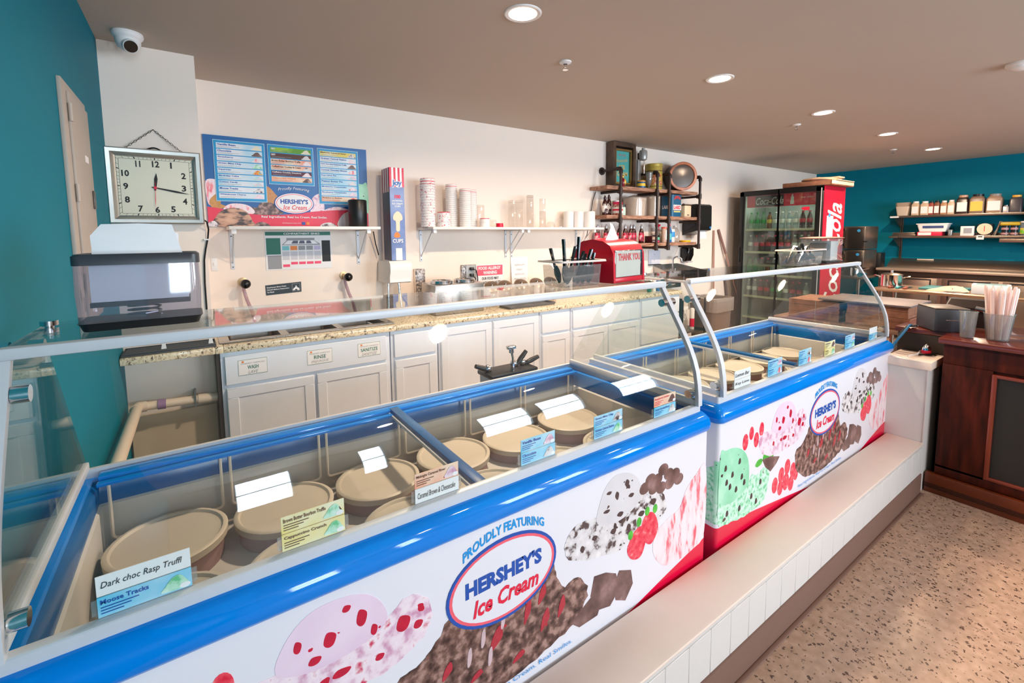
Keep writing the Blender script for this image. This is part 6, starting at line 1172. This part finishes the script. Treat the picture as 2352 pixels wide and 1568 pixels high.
# middle steel table
mt_ = thing('steel_work_table', 'stainless work table in the middle of the kitchen', 'table', (6.15, .9, 0), world=True)
part(mt_, 'top', MB().box(5.90, -.5, .885, 6.45, 1.80, .92, .012, 3), M('table_warm_steel', (196, 164, 136), .28, .85)); part(mt_, 'under_shelf', MB().box(5.95, -.45, .25, 6.4, 1.75, .27), st)
for (x, y) in ((5.95, 1.74), (6.40, 1.74), (5.95, -.44), (6.40, -.44)): part(mt_, 'leg', MB().cyl((x, y, 0), (x, y, .885), .02, seg=12), st)
ZM = .921
t = thing('steel_pot', 'shiny steel pot with side handles on the work table', 'pot', (6.12, 1.70, ZM)); part(t, 'pot', MB().lathe([(.085, 0), (.092, .008), (.092, .125), (.095, .13), (.088, .13), (.085, .01)], seg=32), chrome); part(t, 'lid', MB().lathe([(.093, .13), (.06, .145), (0, .15)], seg=32, caps=False), M('warm_steel', (186, 164, 146), .25, 1.0)); part(t, 'lid_knob', MB().cyl((0, 0, .148), (0, 0, .175), .012, seg=12), chrome)
for s in (-1, 1): part(t, 'side_handle', MB().tube([(0, s * .092, .10), (.0, s * .14, .115), (.01, s * .15, .115)], .007, 8), chrome)
solo('teal_cutting_board', 'teal cutting board lying on the work table', 'cutting board', MB().box(6.05, 1.12, ZM, 6.4, 1.46, ZM + .016, .004), M('board_teal', (60, 130, 136), .4))
for i, (x, y, rz, c_) in enumerate(((5.955, 1.66, 0, (150, 74, 48)), (5.96, 1.60, 0, (70, 160, 160)), (5.965, 1.54, 0, (160, 84, 60)))):
    t = thing('kitchen_knife', ('brown', 'teal', 'red brown')[i] + ' handled knife near the pot on the work table', 'knife', (x, y, ZM), rz); part(t, 'handle', MB().box(-.04, -.012, 0, .05, .012, .02, .005), M('knife_handle_%d' % i, c_, .4)); part(t, 'blade', MB().box(.05, -.014, .004, .2, .014, .007), chrome)
t = thing('dish_towel', 'crumpled cream dish towel with red stripes on the work table', 'towel', (5.99, 1.24, ZM)); rr_ = random.Random(9)
part(t, 'cloth', MB().loft([[(.075 * f * math.cos(2 * PI * j / 20) * (1 + rr_.uniform(-.1, .1)), .15 * f * math.sin(2 * PI * j / 20) * (1 + rr_.uniform(-.1, .1)) - .02 * k, h + (rr_.uniform(-.006, .006) if h else 0)) for j in range(20)] for k, (f, h) in enumerate(((1, 0), (1, .012), (.7, .03), (.45, .05), (.15, .056)))], True, True, True), M('towel_cream', (226, 196, 168), .9)); part(t, 'stripe', MB().tube([(-.05, -.06, .03), (-.02, -.05, .052), (.02, -.04, .056)], .004, 5), red_txt)
t = thing('glove_box', 'white printed carton of gloves on the work table', 'box', (6.08, .945, ZM), .12); part(t, 'carton', MB().box(-.1, -.125, 0, .1, .125, .085, .002), lab_white); part(t, 'top_print', MB().box(-.08, -.1, .085, .08, .1, .0858), M('box_teal_print', (130, 170, 176), .5)); part(t, 'side_print', MB().box(-.1012, -.1, .02, -.1, .02, .04), ink_grey); part(t, 'front_print', MB().box(-.06, -.1262, .03, .07, -.125, .036), ink_grey)
t = thing('white_carton_far', 'low white carton at the right end of the work table', 'carton', (6.03, .55, ZM)); part(t, 'carton', MB().box(-.1, -.16, 0, .1, .1, .07, .002), lab_white); part(t, 'print', MB().box(-.1012, -.1, .02, -.1, .05, .04), M('carton_print', (150, 120, 140), .5))
# prep counter with pizza boxes
t = thing('prep_counter', 'dark prep counter behind the white post', 'counter', (4.6, 1.55, 0), world=True); part(t, 'top', MB().box(4.12, .98, .76, 5.1, 1.95, .79, .004), M('counter_edge_tan', (132, 100, 84), .4)); part(t, 'side_panel', MB().box(4.16, 1.0, 0, 5.05, 1.02, .76).box(4.16, 1.90, 0, 5.05, 1.92, .76), M('counter_dark', (40, 30, 26), .5)); part(t, 'lower_shelf', MB().box(4.17, 1.02, .3, 5.05, 1.90, .32), M('counter_dark', (40, 30, 26), .5))
rr_ = random.Random(2)
def pizza(x, y, z, w, d, label, n):
    t = thing('pizza_box_stack', label, 'pizza boxes', (x, y, z), group='stacks of folded pizza boxes')
    for k in range(n): part(t, 'box', MB().box(-w / 2 + rr_.uniform(0, .006), -d / 2 + rr_.uniform(0, .006), k * .0098, w / 2, d / 2 - rr_.uniform(0, .004), k * .0098 + .0092), cardboard)
    part(t, 'strap', MB().box(-w / 2 - .002, -.02, 0, -w / 2, -.016, n * .0098), wrap)
pizza(4.37, 1.23, .791, .42, .40, 'lower stack of folded cardboard pizza boxes on the prep counter', 9)
pizza(4.37, 1.235, .881, .42, .38, 'upper stack of folded cardboard pizza boxes on the prep counter', 8)
solo('grey_cover_board', 'grey board lying on the stacked pizza boxes', 'board', MB().box(4.14, 1.03, .961, 4.62, 1.62, .975, .003), M('cover_grey', (104, 92, 94), .5))
pizza(4.37, 1.66, .791, .42, .38, 'pizza box stack seen through the canopy end glass', 16)

# ================================================================ DARK CHECKOUT COUNTER
dc = thing('checkout_counter', 'dark mahogany checkout counter with black panel', 'counter', (3.8, -.3, 0), world=True)
part(dc, 'body', MB().box(3.46, -1.6, .02, 4.1, .70, .875), dark_wood)
part(dc, 'top', MB().box(3.415, -1.62, .875, 4.15, .722, .907, .006).box(3.64, .722, .875, 4.15, .98, .907, .006), M('mahogany_top', (96, 34, 20), .2, var=.15, scale=8, coat=.4))
part(dc, 'frieze', MB().box(3.445, -1.6, .76, 3.46, .70, .875, .003), dark_wood)
part(dc, 'stile', MB().box(3.44, .50, .155, 3.46, .70, .76, .003), dark_wood); part(dc, 'stile', MB().box(3.44, -.55, .155, 3.46, -.40, .76, .003), dark_wood); part(dc, 'bottom_rail', MB().box(3.44, -.40, .115, 3.46, .70, .172, .003), dark_wood)
part(dc, 'panel_moulding', MB().box(3.432, .482, .165, 3.452, .502, .745, .004).box(3.432, -.40, .165, 3.452, .49, .182, .004).box(3.432, -.40, .728, 3.452, .49, .745, .004), M('moulding_red', (120, 48, 30), .25, coat=.3)); part(dc, 'black_panel', MB().box(3.448, -.40, .182, 3.455, .482, .728), M('chalk_black', (34, 33, 32), .45, var=.1))
part(dc, 'plinth', MB().box(3.415, -1.6, .0, 3.46, .735, .112, .004), M('plinth_brown', (104, 44, 18), .3, var=.2, scale=10))
for z in (.03, .04, .05): part(dc, 'plinth_groove', MB().box(3.411, -1.6, z, 3.416, .735, z + .004), M('groove_dark', (50, 20, 12), .4))
part(dc, 'side_return', MB().box(3.64, .70, 0, 4.1, .96, .875), M('return_dark', (48, 36, 26), .5))
TZ = .908
t = thing('receipt_printer', 'charcoal box shaped receipt printer on the dark counter', 'printer', (3.72, .775, TZ), math.radians(38)); part(t, 'body', MB().box(-.10, -.085, .004, .10, .085, .135, .006), M('printer_charcoal', (56, 58, 66), .4)); part(t, 'top_cover', MB().box(-.098, -.083, .136, .098, .083, .142, .003), M('printer_grey', (104, 92, 84), .4)); part(t, 'front_slot', MB().box(-.1015, -.03, .07, -.1, .03, .074), chrome); part(t, 'foot', MB().box(-.09, -.075, 0, .09, .075, .004), black)
t = thing('tape_device', 'low black device with chrome roller behind the printer', 'device', (4.0, .71, TZ)); part(t, 'body', MB().loft([rr3(-.06, -.11, .08, .11, .02, 0), rr3(-.06, -.11, .08, .11, .02, .12), rr3(-.02, -.09, .07, .1, .02, .165)], cap0=True, cap1=True), M('device_brown_black', (44, 34, 32), .3)); part(t, 'roller', MB().cyl((-.065, -.095, .11), (-.065, -.04, .12), .016, seg=14), chrome)
t = thing('clear_cup', 'empty clear plastic cup on the dark counter', 'cup', (3.535, .628, TZ)); part(t, 'cup', MB().lathe([(.028, .001), (.030, .006), (.039, .145), (.037, .146), (.029, .008)], seg=24), clear_pl); part(t, 'rim', MB().lathe([(.037, .144), (.041, .146), (.041, .15), (.037, .151)], seg=24, caps=False), clear_pl); part(t, 'spoon_inside', MB().tube([(.0, 0, .012), (.012, -.006, .10)], [.012, .003], 8), M('spoon_olive', (100, 88, 70), .4))
t = thing('straw_cup', 'clear cup holding wrapped straws on the dark counter', 'cup', (3.575, .515, TZ)); part(t, 'cup', MB().lathe([(.043, .001), (.045, .006), (.062, .145), (.060, .146), (.044, .008)], seg=28), clear_pl); part(t, 'rim', MB().lathe([(.060, .144), (.064, .146), (.064, .15), (.060, .151)], seg=28, caps=False), clear_pl)
straw_m = BLOTCH('straw_paper', [(0.45, (236, 206, 198)), (0.55, (236, 222, 218))], 30, stretch=(1, 1, .1), rough=.6)
hexp = [(0, 0)] + [(.0175 * math.cos(PI / 3 * k), .0175 * math.sin(PI / 3 * k)) for k in range(6)] + [(.0325 * math.cos(PI / 4 * k + .3), .0325 * math.sin(PI / 4 * k + .3)) for k in range(8)]
for k, (hx_, hy_) in enumerate(hexp):
    t = thing('drinking_straw', 'pink white paper wrapped straw in the cup on the dark counter', 'straw', (3.575 + hx_, .515 + hy_, TZ + .009), group='wrapped straws in the counter cup')
    e = Vector((hx_ * .6, hy_ * .9, .29 - .012 * (k % 3)))
    part(t, 'wrapper', MB().tube([(0, 0, 0), e * .5, e * .96], .0082, 8), straw_m); part(t, 'pinched_end', MB().tube([e * .955, e], [.0082, .005], 8), straw_m)
t = thing('pos_terminal', 'black till box with blue tray at the right edge', 'till', (3.82, .26, TZ)); part(t, 'drawer', MB().box(-.16, -.16, 0, .16, .145, .135, .006), black); part(t, 'blue_tray', MB().box(-.14, -.14, .136, .14, .12, .165, .004), M('tray_blue', (40, 70, 104), .4)); part(t, 'paper', MB().box(-.13, -.06, .166, -.02, .06, .172), M('paper_cream', (222, 190, 160), .7))
t = thing('blue_cable', 'blue cable looping from the printer down behind the white post', 'cable', (3.55, .9, .77), world=True); part(t, 'cable', MB().tube([(3.64, .90, .925), (3.61, .90, .925), (3.57, .90, .91), (3.53, .915, .87), (3.505, .94, .82), (3.49, .955, .76), (3.48, .96, .60)], .0065, 8), M('cable_blue', (50, 130, 180), .4)); part(t, 'sleeve', MB().tube([(3.68, .88, .917), (3.62, .91, .917), (3.58, .935, .87), (3.55, .945, .80), (3.53, .955, .78)], .007, 8), M('cable_grey', (60, 70, 76), .4))
t = thing('metal_shaker', 'small chrome and red shaker lying among cords on the post cap', 'shaker', (3.56, .80, .769)); part(t, 'body', MB().lathe([(.02, 0), (.022, .004), (.022, .04), (.015, .055), (.0, .066)], seg=16), chrome); part(t, 'label', MB().lathe([(.0224, .008), (.0227, .009), (.0227, .028), (.0224, .029)], seg=16, caps=False), red_txt); part(t, 'cord', MB().tube([(-.06, .02, .006), (-.03, -.01, .008), (.01, -.035, .007), (.05, -.03, .006)], .005, 6), black); part(t, 'white_cord', MB().tube([(-.14, .05, .005), (-.08, .02, .012), (0, .03, .016), (.05, .03, .012)], .004, 6), lab_white)
